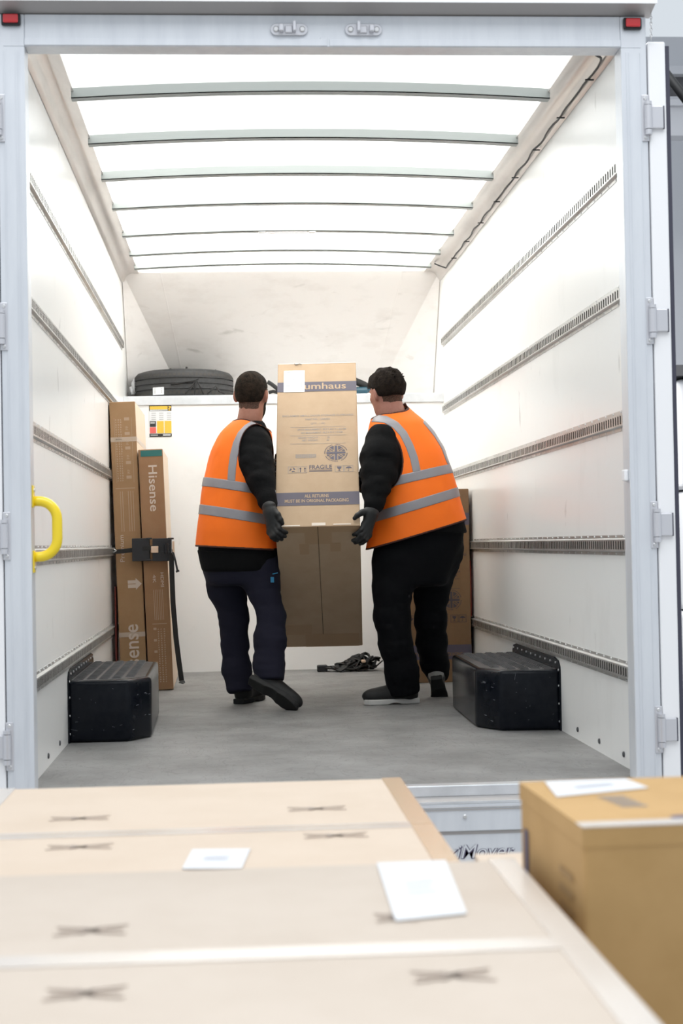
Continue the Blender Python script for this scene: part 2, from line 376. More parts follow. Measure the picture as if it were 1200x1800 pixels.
b.add([(-1.3, .02, 2.715), (1.16, .02, 2.715), (1.16, -.075, 2.738), (-1.3, -.075, 2.738), (-1.3, .02, 2.73), (1.16, .02, 2.73), (1.16, -.075, 2.748), (-1.3, -.075, 2.748)],
      [(0, 1, 2, 3), (4, 7, 6, 5), (3, 2, 6, 7), (1, 5, 6, 2), (0, 3, 7, 4), (0, 4, 5, 1)])
lab(b.build('rain_gutter', m_gutter, fr), 'grey projecting rain gutter above the header')
b = MB(); b.box(-1.3, 1.165, -.079, -.074, 2.736, 2.762); lab(b.build('gutter_lip', m_white_paint, fr), 'bright white front lip of the gutter')
b = MB(); b.box(-1.3, 1.17, -.03, .05, 2.755, 2.86); b.build('fascia', m_alu, fr)
for x in (.93, 1.08): 
    b = MB(); b.box(x, x+.006, -.034, -.029, 2.76, 2.86); b.build('fascia_joint', m_gutter, fr)
# lower sill and folded platform under the floor edge
b = MB(); b.box(-1.05, 1.05, 0.0, .0605, -.037, .001); lab(b.build('sill', m_bright_alu, fr, bevel=.003), 'bright worn aluminium threshold')
pl = empty('lift_platform', (0, -.12, -.037)); tag(pl, 'blue grey ridged tail lift panel under the truck floor edge', 'tail lift')
b = MB(); b.box(-1.05, 1.05, .0, .12, -.03, 0); lab(b.build('step', m_gutter, pl), 'dark flat step')
b = MB(); b.box(-1.05, 1.05, -.006, .0, -.006, .002); lab(b.build('step_nosing', m_bright_alu, pl), 'bright thin nosing')
b = MB(); b.box(-1.05, 1.05, -.005, .02, -.1, -.006); b.build('top_beam', m_alu, pl, bevel=.003)
b = MB(); b.box(-1.05, 1.05, -.008, -.004, -.028, -.024); b.box(-1.05, 1.05, -.008, -.004, -.02, -.018); b.build('groove', m_gutter, pl)
b = MB(); b.box(-1.05, 1.05, .004, .03, -.51, -.112); b.build('panel', m_alu, pl)
b = MB(); b.box(-1.05, 1.05, .002, .028, -.112, -.1); b.build('shadow_strip', m_gutter, pl)  # grey strip painted in for the shadow line under the beam
b = MB()
for x in (-.8, -.2, .42, .95): b.disc((x, -.005, -.05), .0075, (0, -1, 0), .005, 10)
b.build('rivet', m_rivet, pl, smooth=True)
p0, p1 = at(742, 1511, -.118), at(905, 1511, -.118)
for mm, bo, dy, dx, nm in ((m_ink, .035, -.0015, .0012, 'lettering_shadow'), (m_alu, -.004, -.0025, 0, 'lettering')):
    b = MB(); b.text('MaxiMover', ((p0[0]+p1[0])/2+dx, .004+dy, p0[2]+.037), (1, 0, 0), (0, 0, 1), width=p1[0]-p0[0], height=.046, bold=bo, shear=.25)
    lab(b.build(nm, mm, pl), 'outlined slanting maker lettering')
b = MB(); c = at(938, 1508, -.118)
b.tube([(c[0]-.022+.03*t*t, .0, c[2]+.037+.035*(1-(1-t)**2)*1.0) for t in [i/8 for i in range(9)]], .003, 6); b.build('emblem', m_ink, pl)
# latch keepers on the header
for i, x in enumerate((-.13, .132)):
    r = empty('latch_keeper', (x, 0, 2.662)); tag(r, 'zinc door latch keeper on the header, %s one' % ('left' if i == 0 else 'right'), 'latch')
    b = MB(); n = 10
    poly = [(.045+.021*math.cos(a), .021*math.sin(a)) for a in [-math.pi/2+math.pi*k/n for k in range(n+1)]]+[(-.045+.021*math.cos(a), .021*math.sin(a)) for a in [math.pi/2+math.pi*k/n for k in range(n+1)]]
    m_ = len(poly)
    b.add([(p, 0, q) for p, q in poly]+[(p, -.009, q) for p, q in poly], [tuple(range(m_)), tuple(range(m_, 2*m_))[::-1]]+[(k, (k+1) % m_, m_+(k+1) % m_, m_+k) for k in range(m_)])
    b.build('plate', m_hinge, r, bevel=.002)
    for xx in (-.046, .046):
        b = MB(); b.disc((xx, -.009, 0), .010, (0, -1, 0), .007, 12); b.build('bolt', m_rivet, r, smooth=True)
    f = 1 if i == 0 else -1
    b = MB(); b.box(f*.012, f*.024, -.034, -.008, -.012, .024) if f > 0 else b.box(-.024, -.012, -.034, -.008, -.012, .024)
    b.build('hook', m_hinge, r, bevel=.003)
    b = MB(); b.box(-f*.028-.009, -f*.028+.009, -.03, -.008, -.012, .014); b.build('stop', m_hinge, r, bevel=.004)
    b = MB(); b.box(-.015, .012, -.016, -.008, -.014, .012); b.build('catch', m_hinge, r, bevel=.003)
# marker lamps
for side, x, z in (('left', -1.094, 2.692), ('right', 1.092, 2.686)):
    r = empty('marker_lamp', (x, 0, z)); tag(r, 'small red marker lamp in a black housing, top %s corner' % side, 'lamp')
    b = MB(); b.box(-.033, .033, -.016, -.001, -.0215, .0215); b.build('housing', m_blackplastic, r, bevel=.006)
    b = MB(); b.box(-.026, .026, -.026, -.015, -.014, .016); b.build('lens', m_red, r, bevel=.004)
# doors folded back along the outside with their hinges
HZ = [2.350, 1.626, .902, .178]
for s, side in ((-1, 'left'), (1, 'right')):
    r = empty('rear_door', (s*1.155, 0, 0)); tag(r, 'white rear door folded back on the %s side, seen edge on' % side, 'door')
    b = MB(); b.box(*sorted((-s*.008, s*.055)), -.005, 1.05, -.1, 2.625); pn = b.build('door_panel', m_white_paint, r, bevel=.006)
    b = MB(); b.box(*sorted((s*.055, s*.07)), .001, 1.03, -.1, 2.61); lab(b.build('door_seal', m_seal, r), 'dark rubber seal')
    for z in HZ:
        h = empty('hinge', (-s*.022, -.002, z)); h.parent = r
        b = MB(); n = 8
        b.box(-.013, .013, -.004, .0, -.083, .083); b.build('hinge_plate', m_hinge, h, bevel=.002)
        b = MB()
        for zz in (-.07, .07): b.disc((0, -.004, zz), .0065, (0, -1, 0), .004, 10)
        b.build('hinge_screw', m_rivet, h)
        b = MB(); b.tube([(s*.008, -.014, -.042), (s*.008, -.014, .042)], .014, 14); b.tube([(s*.008, -.014, -.062), (s*.008, -.014, -.044)], .0125, 12); b.tube([(s*.008, -.014, .044), (s*.008, -.014, .056)], .0125, 12)
        b.build('hinge_barrel', m_hinge, h, smooth=True)
        b = MB(); b.box(*sorted((s*.01, s*.062)), -.017, -.006, -.04, .04); b.build('hinge_leaf', m_hinge, h, bevel=.003)
        b = MB(); b.box(*sorted((s*.062, s*.0655)), -.0155, -.005, -.041, .041); b.build('hinge_edge', m_seal, h)
# yellow grab handle on the left post
r = empty('grab_handle', (-1.05, .05, .925)); tag(r, 'yellow tubular grab handle on the left post', 'handle')
b = MB(); pts = [(0, 0, .097)]
for i in range(9):
    a = math.pi/2-i*math.pi/16; pts.append((.02+.063*math.cos(a), 0, .034+.063*math.sin(a)))
for i in range(9):
    a = -i*math.pi/16; pts.append((.02+.063*math.cos(a), 0, -.034+.063*math.sin(a)))
pts.append((0, 0, -.097)); b.tube(pts, .018, 18); b.build('tube', m_yellow, r, smooth='full')
for z0, z1, zs in ((.075, .152, .135), (-.152, -.075, -.135)):
    b = MB(); b.box(0, .005, -.022, .022, z0, z1); p_ = b.build('mounting_plate', m_yellow, r, bevel=.002)
    b = MB(); b.disc((.005, 0, zs), .007, (1, 0, 0), .004, 10); b.build('screw', m_rivet, p_)
# door catch on the right return
r = MB(); r.box(1.035, 1.05, .02, .06, 1.06, 1.10); tag(r.build('door_catch', m_white_paint, bevel=.004), 'small white catch on the inner face of the right post', 'catch')
# cable in clips along the right cove
r = empty('lighting_cable', (1.05, 0, 2.66)); tag(r, 'thin black cable clipped along the right roof cove', 'cable')
pts = []; rnd = random.Random(3)
for i in range(60):
    y = .35+4.45*i/59; pts.append((.012+.004*math.sin(i*1.3), y, .004-.008*abs(math.sin(i*.52))))
b = MB(); b.tube([(-.05, .2, .03), (-.03, .26, -.002), (0, .3, 0)]+pts+[(-.02, 4.84, .02), (-.045, 4.9, .045)], .0045, 6); b.build('cable_run', m_cable, r, smooth='full')
for i in range(8):
    y = .55+i*.55; b = MB(); b.box(-.004, .03, y-.004, y+.004, -.012, -.007); b.build('clip', m_cable, r)

# ------------------------------------------------------------------ wheel boxes
def wheel_box(side):
    s = -1 if side == 'left' else 1
    root = empty('wheel_box', (s*WX, 1.5, 0)); tag(root, 'glossy black plastic wheel arch box against the %s wall' % side, 'wheel box')
    o = 0 if s < 0 else .05
    poly = [(0, 0), (-.268, o*.6), (-.358, .145+o), (-.345, 1.06), (-.26, 1.17), (0, 1.17)]
    P = [(s*x, y) for x, y in poly]
    b = MB(); b.prism(P, .0, .272); b.build('cover', m_arch, root, smooth=True, bevel=.02, segs=4)
    b = MB()
    for i in range(24):
        y = .05+i*.046
        xs = [k*.055 for k in range(6)]
        for k, x in enumerate(xs):
            yy = y+(.023 if k % 2 else 0)
            xm = -.02-x
            if xm-.045 < -.33 or (yy < .11+o and xm-.045 < -.255) or (yy > 1.08): continue
            b.add([(s*xm, yy, .272), (s*(xm-.045), yy, .272), (s*(xm-.045), yy+.016, .272), (s*xm, yy+.016, .272), (s*(xm-.008), yy+.008, .281), (s*(xm-.037), yy+.008, .281)],
                  [(0, 1, 5, 4), (1, 2, 5), (2, 3, 4, 5), (3, 0, 4)])
    b.build('tread_ridges', m_arch_top, root)
    b = MB(); b.prism([(s*(-.01-.0), .03), (s*-.25, .03+o*.6), (s*-.33, .16+o), (s*-.32, 1.04), (s*-.245, 1.13), (s*-.01, 1.13)], .2715, .2728)
    lab(b.build('worn_top', m_arch_top, root), 'worn grey top')
    b = MB()
    out = [(-.012, 0), (-.012, .285), (.02, .312), (.10, .322), (1.08, .322), (1.16, .312), (1.185, .285), (1.185, 0)]
    n = len(out)
    b.add([(0, y, z) for y, z in out]+[(-s*.008, y, z) for y, z in out], [tuple(range(n)), tuple(range(n, 2*n))[::-1]]+[(k, (k+1) % n, n+(k+1) % n, n+k) for k in range(n)])
    fl = b.build('wall_flange', m_arch, root, bevel=.002)
    b = MB()
    for y, z in [(-.004, .04), (-.004, .12), (-.004, .2), (-.002, .27)]+[(.06+.12*k, .300) for k in range(10)]:
        b.disc((-s*.008, y+.004, z), .005, (-s, 0, 0), .003, 8)
    b.build('rivet', m_rivet, fl)
    b = MB(); rd = random.Random(5 if s < 0 else 9)
    for i in range(12):
        x = rd.uniform(-.24, -.02); z = rd.uniform(.03, .24); l = rd.choice((.004, .006, .012, .03)); a = rd.uniform(-.3, .3) if i % 3 else 1.4
        y = -.0006+o*.6*(x/-.268)
        w = .0008; dx, dz = math.cos(a)*l, math.sin(a)*l; nx, nz = -math.sin(a)*w, math.cos(a)*w
        b.quad((s*x, y, z), (s*(x+dx), y, z+dz), (s*(x+dx)+nx, y, z+dz+nz), (s*x+nx, y, z+nz))
    for i in range(9):
        t = rd.uniform(.1, .9); z = rd.choice((rd.uniform(.19, .21), rd.uniform(.03, .24))); l = rd.uniform(.02, .12)
        q = lambda t: (s*(-.268-.09*t)-s*.0008, .145*t+o*.6+.4*o*t-.0006)
        (xa, ya), (xb, yb) = q(t), q(min(t+l, .95))
        b.quad((xa, ya, z), (xb, yb, z+.002), (xb, yb, z+.0035), (xa, ya, z+.0018))
    lab(b.build('scratch', m_scuff, root), 'pale scratches on the black plastic')
wheel_box('left'); wheel_box('right')
# floor bolts by the wall foot
for s in (-1, 1):
    for y, w in ((.35, 'nearest the opening'), (.75, 'middle one'), (1.15, 'next to the wheel box')):
        b = MB(); b.disc((s*WX, y, .045), .011, (-s, 0, 0), .006, 8)
        tag(b.build('wall_bolt', m_dark_steel), 'dark bolt at the foot of the %s wall, %s' % ('left' if s < 0 else 'right', w), 'bolt', 'bolts along the wall feet')
# ------------------------------------------------------------------ cartons
FX, FZ, FN = Vector((1, 0, 0)), Vector((0, 0, 1)), -.0012
def cupboard_print(r, Wd, H, label_on, pcol=None, tan=None):
    pcol = pcol or m_grey_ink; tan = tan or m_card_held
    """print on the front face (y = 0, facing -y); unit u across, v from the top, in shares of the face"""
    X = lambda u: (u-.5)*Wd
    def Z(t): t = 1-t; return H*t*8.05/(8.78-t*.73)
    def rect(b, u0, u1, t0, t1, d=0): b.quad((X(u0), FN-d, Z(t1)), (X(u1), FN-d, Z(t1)), (X(u1), FN-d, Z(t0)), (X(u0), FN-d, Z(t0)))
    b = MB(); rect(b, 0.0, 1, .115, .174); lab(b.build('brand_band', m_band, r), 'purple printed band with the shop name')
    b = MB(); b.text('baumhaus', (X(.868), FN-.0008, Z(.160)), FX, FZ, width=.69*Wd, height=.047, align='R', bold=.012); lab(b.build('brand_lettering', tan, r), 'tan lettering in the upper band')
    b = MB(); rect(b, 0.0, 1, .792, .872); lab(b.build('returns_band', m_band, r), 'purple printed band about returns')
    b = MB(); b.text('ALL RETURNS', (X(.49), FN-.0008, Z(.824)), FX, FZ, width=.29*Wd, height=.021, bold=.02)
    b.text('MUST BE IN ORIGINAL PACKAGING', (X(.49), FN-.0008, Z(.853)), FX, FZ, width=.76*Wd, height=.021, bold=.02); lab(b.build('returns_lettering', tan, r), 'tan lettering in the lower band')
    b = MB()
    for txt, t, u, w, al in (('RECLAIMED SMALL DOOR STORAGE CUPBOARD', .327, .51, .88, 'C'), ('PART NO. : URB35A', .349, .51, .31, 'C'), ('QTY : 1 PC', .376, .51, .18, 'C'),
                             ('GROSS MEASUREMENT : 90.5 X 35.5 X 114.5 CM', .412, .555, .6, 'C'), ('NET MEASUREMENT : 86.3 X 33 X 110 CM', .432, .555, .51, 'C'),
                             ('GROSS WEIGHT :          35', .462, .46, .39, 'C'), ('NET WEIGHT :          30', .478, .48, .33, 'C')):
        b.text(txt, (X(u), FN, Z(t)), FX, FZ, width=w*Wd, height=.0125, align=al, bold=.012)
    for t in (.392, .444, .494): rect(b, .17, .85, t-.0009, t+.0009)
    b.build('small_print', pcol, r)
    b = MB()
    for k in range(34): rect(b, .235+k*.0075, .235+k*.0075+(.005 if k % 3 else .003), .557, .581)
    b.build('barcode', pcol, r)
    # round flag stamp
    b = MB(); cx, cz, R = X(.728), Z(.553), .0505; n = 44; st = 2*R/n
    for i in range(n):
        for j in range(n):
            x, z = -R+(i+.5)*st, -R+(j+.5)*st
            if math.hypot(x, z) > R: continue
            u, v = x/R, z/R
            ink = abs(u) < .13 or abs(v) < .13
            if not ink and abs(u) > .22 and abs(v) > .22:
                dd = abs(abs(u)*.62-abs(v)*.78); ink = dd > .15 or dd < .045
            if ink: b.quad((cx+x-st/2, FN, cz+z-st/2), (cx+x+st/2, FN, cz+z-st/2), (cx+x+st/2, FN, cz+z+st/2), (cx+x-st/2, FN, cz+z+st/2))
    for k in range(46):
        if k % 12 in (0, 1): continue
        a = 2*math.pi*k/46; h = .05; r0, r1 = .0565, .0625
        b.quad(*[(cx+q*math.cos(p), FN, cz+q*math.sin(p)) for q, p in ((r0, a), (r1, a), (r1, a+h*1.5), (r0, a+h*1.5))])
    b.build('flag_stamp', pcol if pcol is not m_grey_ink else m_band, r)
    b = MB()
    for u0, u1 in ((.145, .258), (.27, .376), (.711, .82), (.828, .933)):
        for q in ((u0, u0+.006, .632, .672), (u1-.006, u1, .632, .672), (u0, u1, .632, .634), (u0, u1, .670, .672)): rect(b, *q)
    b.build('icon_frame', pcol, r)
    b = MB(); b.text('FRAGILE', (X(.54), FN, Z(.650)), FX, FZ, width=.275*Wd, height=.028, bold=.012); rect(b, .402, .678, .655, .6575); rect(b, .402, .678, .661, .6655)
    c = X(.201), Z(.653)
    for a in (0, 2.1, 4.2):
        b.add([(c[0]+.016*math.cos(a+q)*p, FN, c[1]+.016*math.sin(a+q)*p) for q, p in ((0, .5), (.2, 1), (1.1, 1), (1.4, 1.2), (1.2, .5))], [(0, 1, 2, 3, 4)])
    for dx in (-.012, .012):
        x = X(.323)+dx; z = Z(.668); b.quad((x-.002, FN, z), (x+.002, FN, z), (x+.002, FN, z+.03), (x-.002, FN, z+.03)); b.add([(x-.006, FN, z+.024), (x+.006, FN, z+.024), (x, FN, z+.034)], [(0, 1, 2)])
    x, z = X(.765), Z(.667)
    b.add([(x-.012, FN, z+.033), (x+.012, FN, z+.033), (x+.01, FN, z+.021), (x+.002, FN, z+.014), (x-.002, FN, z+.014), (x-.01, FN, z+.021)], [(0, 1, 2, 3, 4, 5)])
    b.quad((x-.0015, FN, z+.004), (x+.0015, FN, z+.004), (x+.0015, FN, z+.015), (x-.0015, FN, z+.015)); b.quad((x-.008, FN, z+.002), (x+.008, FN, z+.002), (x+.008, FN, z+.005), (x-.008, FN, z+.005))
    x = X(.88); b.add([(x+.016*math.cos(math.pi*k/8), FN, z+.02+.012*math.sin(math.pi*k/8)) for k in range(9)], [tuple(range(9))])
    b.quad((x-.001, FN, z+.004), (x+.001, FN, z+.004), (x+.001, FN, z+.021), (x-.001, FN, z+.021)); b.quad((x-.006, FN, z+.002), (x+.001, FN, z+.002), (x+.001, FN, z+.005), (x-.006, FN, z+.005))
    b.build('handling_print', pcol if pcol is not m_grey_ink else m_band, r)
    if label_on:
        b = MB(); b.box(X(.08), X(.345), -.0030, -.0018, Z(.176), Z(.045)); lb = lab(b.build('delivery_note', m_paper, r), 'white delivery note')
        b = MB(); 
        for u0, u1, t in ((.1, .2, .055), (.24, .31, .055), (.24, .32, .066), (.24, .31, .076), (.1, .22, .103), (.1, .25, .138)): b.quad((X(u0), -.0042, Z(t)), (X(u1), -.0042, Z(t)), (X(u1), -.0042, Z(t)+.003), (X(u0), -.0042, Z(t)+.003))
        for k in range(7): b.quad((X(.295), -.0042, Z(.11+k*.006)), (X(.312), -.0042, Z(.11+k*.006)), (X(.312), -.0042, Z(.11+k*.006)+.003), (X(.295), -.0042, Z(.11+k*.006)+.003))
        b.build('note_print', mat('pale_grey_ink', (.38, .38, .42), .7), lb)

# the carton the two people carry, tipped back on its lower front edge
CB = Matrix.Translation((.071, 2.54, .945)) @ Matrix.Rotation(-.075, 4, 'Z') @ Matrix.Rotation(-.006, 4, 'Y') @ Matrix.Rotation(-.673, 4, 'X')
r = empty('carton'); r.matrix_world = CB; tag(r, 'tall printed cardboard carton held tilted between the two people', 'box')
CW, CH, CD = .435, 1.174, 1.073
b = MB(); b.box(-CW/2, CW/2, 0, CD, 0, CH); b.build('shell', m_card_held, r, bevel=.005)
cupboard_print(r, CW, CH, True)
b = MB(); b.box(-.0018, .0018, .002, CD-.002, -.0012, .001); lab(b.build('flap_seam', mat('seam_dark', (.10, .07, .045), .9), r), 'dark seam between the bottom flaps')
for i, (x0, x1, y0, y1) in enumerate(((-.07, .07, .05, .145), (-.215, .215, .0, .05), (-.10, -.05, .14, .23), (.06, .115, .14, .21), (-.215, -.06, .86, .95), (-.1, .2, .95, 1.07))):
    b = MB(); b.box(x0, x1, y0, y1, -.0009-.0001*i, .0005); lab(b.build('parcel_tape', m_tape_dark, r), 'brown parcel tape')
for x0, x1, z0 in ((-.03, .04, .004), (-.2, -.09, .003), (.08, .17, .006)):
    b = MB(); b.box(x0, x1, -.0016, .0005, z0, z0+.018 if x0 > -.1 and x1 < .1 else z0+.007); lab(b.build('scuffed_edge', mat('scuffed_paper', (.70, .62, .54), .8), r), 'pale scuffed lower edge')
b = MB(); b.box(-CW/2, CW/2, -.001, .03, CH-.004, CH+.0012); lab(b.build('top_edge_tape', m_tape, r), 'clear tape along the top edge')
b = MB(); b.tube([(-.125, -.003, CH-.004), (-.118, -.004, CH-.014), (-.095, -.004, CH-.006), (-.085, -.004, CH-.012)], .0018, 5); b.build('torn_edge', m_slot, r)

# its twin against the right wall, card painted darker for a person's shadow
r = empty('carton', (.8545, 4.03, 0)); tag(r, 'tall printed cardboard carton standing in the back right corner behind a person', 'box')
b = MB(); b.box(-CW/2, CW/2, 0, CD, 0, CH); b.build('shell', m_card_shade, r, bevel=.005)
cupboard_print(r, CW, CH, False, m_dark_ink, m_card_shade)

# flat television cartons on end at the left wall
def tv_carton(label, x, y, lean, yaw, wd, H, D):
    r = empty('flat_carton'); r.matrix_world = Matrix.Translation((x, y, 0)) @ Matrix.Rotation(yaw, 4, 'Z') @ Matrix.Rotation(lean, 4, 'Y')
    tag(r, label, 'box'); return r
w1, H1, D1 = .154, 1.725, 1.0
r = tv_carton('taller flat brown carton on end against the left wall, with clear tape bands', -.963, 3.97, -.028, .0, w1, H1, D1)
b = MB(); b.box(-w1/2, w1/2, 0, D1, 0.003, H1); b.mi = [0]*6; b.mi[3] = 1; b.build('shell', [m_card_mid, m_card_pale], r, bevel=.004)  # long side face in paler card, bright light painted in
for z in (1.50, .335):
    b = MB(); b.box(-w1/2-.0008, w1/2+.0012, -.0012, D1, z-.014, z+.014); lab(b.build('clear_tape', m_tape_dull, r), 'clear tape band')
b = MB(); b.text('Hisense', (.036, FN-.001, .05), (0, 0, 1), (-1, 0, 0), width=.345, height=.084, align='L', bold=.01); lab(b.build('brand_lettering', m_pale_ink, r), 'pale lettering running upward')
b = MB(); b.add([(.035, FN, .60), (.07, FN, .635), (.035, FN, .67)][::1], [(0, 1, 2)]); b.quad((-.012, FN, .612), (.035, FN, .612), (.035, FN, .634), (-.012, FN, .634)); b.quad((-.012, FN, .638), (.035, FN, .638), (.035, FN, .658), (-.012, FN, .658)); b.build('arrow_print', m_pale_ink, r)
b = MB(); b.text('Premium', (-.025, FN, .77), (0, 0, 1), (-1, 0, 0), width=.16, height=.026, align='L'); b.build('line_lettering', m_pale_ink, r)
b = MB(); rd = random.Random(4)
for x in (-.035, -.022, .012, .026, .04):
    b.quad((x, FN, .95), (x+.004, FN, .95), (x+.004, FN, 1.19), (x, FN, 1.19))
b.quad((-.06, FN, 1.205), (.055, FN, 1.205), (.055, FN, 1.21), (-.06, FN, 1.21))
b.build('rule_print', m_pale_ink2, r)
b = MB()
for k in range(26):
    z = 1.25+k*.0145; 
    for x in (-.045, -.03, -.017): b.quad((x, FN, z), (x+rd.uniform(.003, .009), FN, z), (x+.006, FN, z+rd.uniform(.004, .011)), (x, FN, z+.009))
    if k % 6 == 1: b.quad((.008, FN, z), (.038, FN, z), (.038, FN, z+.018), (.008, FN, z+.018))
    elif k % 6 in (3, 4): b.quad((.014, FN, z), (.03, FN, z), (.03, FN, z+.003), (.014, FN, z+.003)); b.quad((.014, FN, z+.006), (.026, FN, z+.006), (.026, FN, z+.009), (.014, FN, z+.009))
for x in (-.052, .05): b.quad((x, FN, 1.24), (x+.0015, FN, 1.24), (x+.0015, FN, 1.63), (x, FN, 1.63))
b.build('spec_print', m_pale_ink2, r)

w2, H2, D2 = .145, 1.437, .93
r = tv_carton('shorter flat brown carton on end with a teal sticker at its top', -.803, 3.945, -.030, .010, w2, H2, D2)
b = MB(); b.box(-w2/2, w2/2, 0, D2, 0.003, H2); b.mi = [0]*6; b.mi[3] = 1; b.build('shell', [m_card_dark, m_card_pale], r, bevel=.004)  # same paler side face, brightness put into the colour
b = MB(); b.box(-.058, .068, -.0018, .0005, H2-.042, H2-.006); lab(b.build('sticker', m_teal, r), 'teal sticker')
b = MB(); b.text('Hisense', (-.016, FN, H2-.095), (0, 0, -1), (1, 0, 0), width=.275, height=.05, align='L', bold=.01); lab(b.build('brand_lettering', m_pale_ink, r), 'pale lettering running downward')
b = MB(); b.text('HDMI', (.026, FN, .70), (0, 0, -1), (1, 0, 0), width=.085, height=.018, align='L'); b.text('4K', (-.02, FN, .69), (0, 0, -1), (1, 0, 0), width=.05, height=.018, align='L'); b.build('feature_lettering', m_pale_ink, r)
b = MB()
for x in (-.02, -.01, .0, .012, .022, .032): b.quad((x, FN, .42), (x+.003, FN, .42), (x+.003, FN, .60), (x, FN, .60))
b.quad((-.035, FN, .395), (.05, FN, .395), (.05, FN, .399), (-.035, FN, .399))
for k in range(24):
    z = .05+k*.0135
    for x in (-.005, .012, .03): b.quad((x, FN, z), (x+rd.uniform(.003, .01), FN, z), (x+.006, FN, z+.008), (x, FN, z+.006))
    if k % 5 == 3: b.quad((-.03, FN, z), (-.012, FN, z), (-.012, FN, z+.014), (-.03, FN, z+.014))
b.build('spec_print', m_pale_ink2, r)

# strap holding the two flat cartons to the wall rail
r = empty('ratchet_strap', (-.95, 3.9, .83)); tag(r, 'black ratchet strap with plastic corner guards round the flat cartons', 'strap')
def L(px, py, Y): return Vector(at(px, py, Y))-Vector((-.95, 3.9, .83))
b = MB(); b.ribbon([L(199, 970, 3.93), L(215, 969, 3.93), L(240, 966, 3.925), L(266, 963, 3.915), L(300, 962, 3.905)], (0, 0, 1), .026, .004); b.build('webbing', m_web, r)
for nm, x0, x1, Ya in (('near_wall', 232, 263, 3.925), ('outer', 268, 301, 3.905)):
    b = MB(); p, q = L(x0, 966, Ya), L(x1, 966, Ya)
    b.box(p.x, q.x, p.y-.006, p.y-.001, p.z-.07, p.z+.066)
    b.box(q.x-.004, q.x+.001, p.y-.004, p.y+.085, p.z-.07, p.z+.066)
    for zz in (-.07, .058): b.box(q.x-.02, q.x+.016, p.y-.014, p.y-.004, p.z+zz, p.z+zz+.01)
    g = b.build('corner_guard', m_blackplastic, r, bevel=.003)
b = MB(); p = L(272, 966, 3.89); b.box(p.x-.022, p.x+.022, p.y-.014, p.y, p.z-.02, p.z+.02); lab(b.build('buckle', m_brass, r, bevel=.003), 'brassy square buckle')
b = MB(); p = L(288, 964, 3.89)
for zz in (-.024, .02): b.box(p.x-.02, p.x+.03, p.y-.03, p.y, p.z+zz, p.z+zz+.005)
b.tube([p+Vector((.015, -.02, -.03)), p+Vector((.015, -.02, .03))], .012, 12); b.build('ratchet', m_blackplastic, r)
b = MB(); b.box(L(303, 966, 3.9).x, L(303, 966, 3.9).x+.012, L(303, 966, 3.9).y-.02, L(303, 966, 3.9).y, L(303, 966, 3.9).z-.03, L(303, 966, 3.9).z+.05); lab(b.build('catch', m_brass, r, bevel=.003), 'brassy catch')
b = MB(); b.tube([L(303, 966, 3.89), L(308, 985, 3.87), L(312, 1004, 3.87)], .006, 8); b.tube([L(309, 1005, 3.87), L(315, 1003, 3.87)], .006, 8); b.build('lever', m_blackplastic, r)
b = MB(); b.ribbon([L(301, 972, 3.885), L(302, 1010, 3.885), L(304, 1060, 3.89), L(309, 1120, 3.89), L(314, 1160, 3.89), L(319, 1196, 3.89), L(321, 1199, 3.87), L(318, 1201, 3.85)], (1, .3, 0), .03, .004); b.build('strap_tail', m_web, r)
b = MB(); p = L(201, 968, 3.93); b.tube([p+Vector((-.025, .03, .005)), p+Vector((-.005, 0, .01)), p+Vector((.012, 0, 0)), p+Vector((-.005, 0, -.01)), p+Vector((-.025, .03, -.005))], .0045, 8); lab(b.build('end_hook', m_rivet, r, smooth='full'), 'bright steel hook')
# red strips added in the wall gaps to stand for reddish reflections
b = MB(); b.ribbon([(1.0755, 4.09, .40), (1.0755, 4.085, .55), (1.0755, 4.09, .735)], (0, 1, 0), .1, .004); tag(b.build('reflection_strip', m_red_refl), 'red strip added for a reflection between the back right carton and the wall', 'strap')
b = MB(); b.ribbon([(-1.069, 4.05, .01), (-1.069, 4.04, .3), (-1.0695, 4.05, .62)], (0, 1, 0), .12, .008); tag(b.build('reflection_strip', mat('dark_red_reflection', (.16, .02, .012), .7)), 'dark red strip added for shade and reflection between the taller flat carton and the left wall', 'strap')

# sign on the bulkhead
r = empty('safety_sign', (-.844, LEN-.001, 1.708)); tag(r, 'small yellow, black and red safety sign on the white bulkhead', 'sign')
SW, SH = .0755, .107
def patch(b, x0, x1, z0, z1, d): b.quad((SW*x0, -.003-d, SH*z0), (SW*x1, -.003-d, SH*z0), (SW*x1, -.003-d, SH*z1), (SW*x0, -.003-d, SH*z1))
b = MB(); b.box(-SW, SW, -.003, 0, -SH, SH); b.build('board', m_paper, r)
b = MB(); patch(b, -1, 1, .64, 1, .0006); patch(b, -1, 1, -1, -.8, .0006); patch(b, -.96, -.4, -.37, .0, .0006); lab(b.build('black_field', mat('sign_black', (.03, .03, .03), .5), r), 'black panels')
b = MB(); patch(b, -.32, .30, -.78, 0, .0006); patch(b, .36, .98, -.78, 0, .0006); b.text('?', (SW*.84, -.0042, SH*.67), FX, FZ, width=.022, height=.03, bold=.02); patch(b, -.94, .66, .74, .94, .0012); lab(b.build('yellow_field', mat('sign_yellow', (.80, .52, .06), .5), r), 'yellow panels')
b = MB(); patch(b, -.96, -.4, -.78, -.39, .0006); lab(b.build('red_field', mat('sign_red', (.72, .13, .11), .5), r), 'red panel')
b = MB()
for x0 in (-.8, -.12, .58):
    for k in range(4): patch(b, x0, x0+.4, .08+k*.13, .13+k*.13, .0006)
patch(b, -.9, -.25, -.93, -.86, .001); patch(b, -.9, -.5, -.16, -.05, .001)
b.build('picture_row', mat('sign_grey', (.45, .46, .47), .5), r)
b = MB(); patch(b, .2, .9, -.93, -.86, .001); patch(b, -.94, .66, .67, .72, .001); b.build('white_print', m_paper, r)

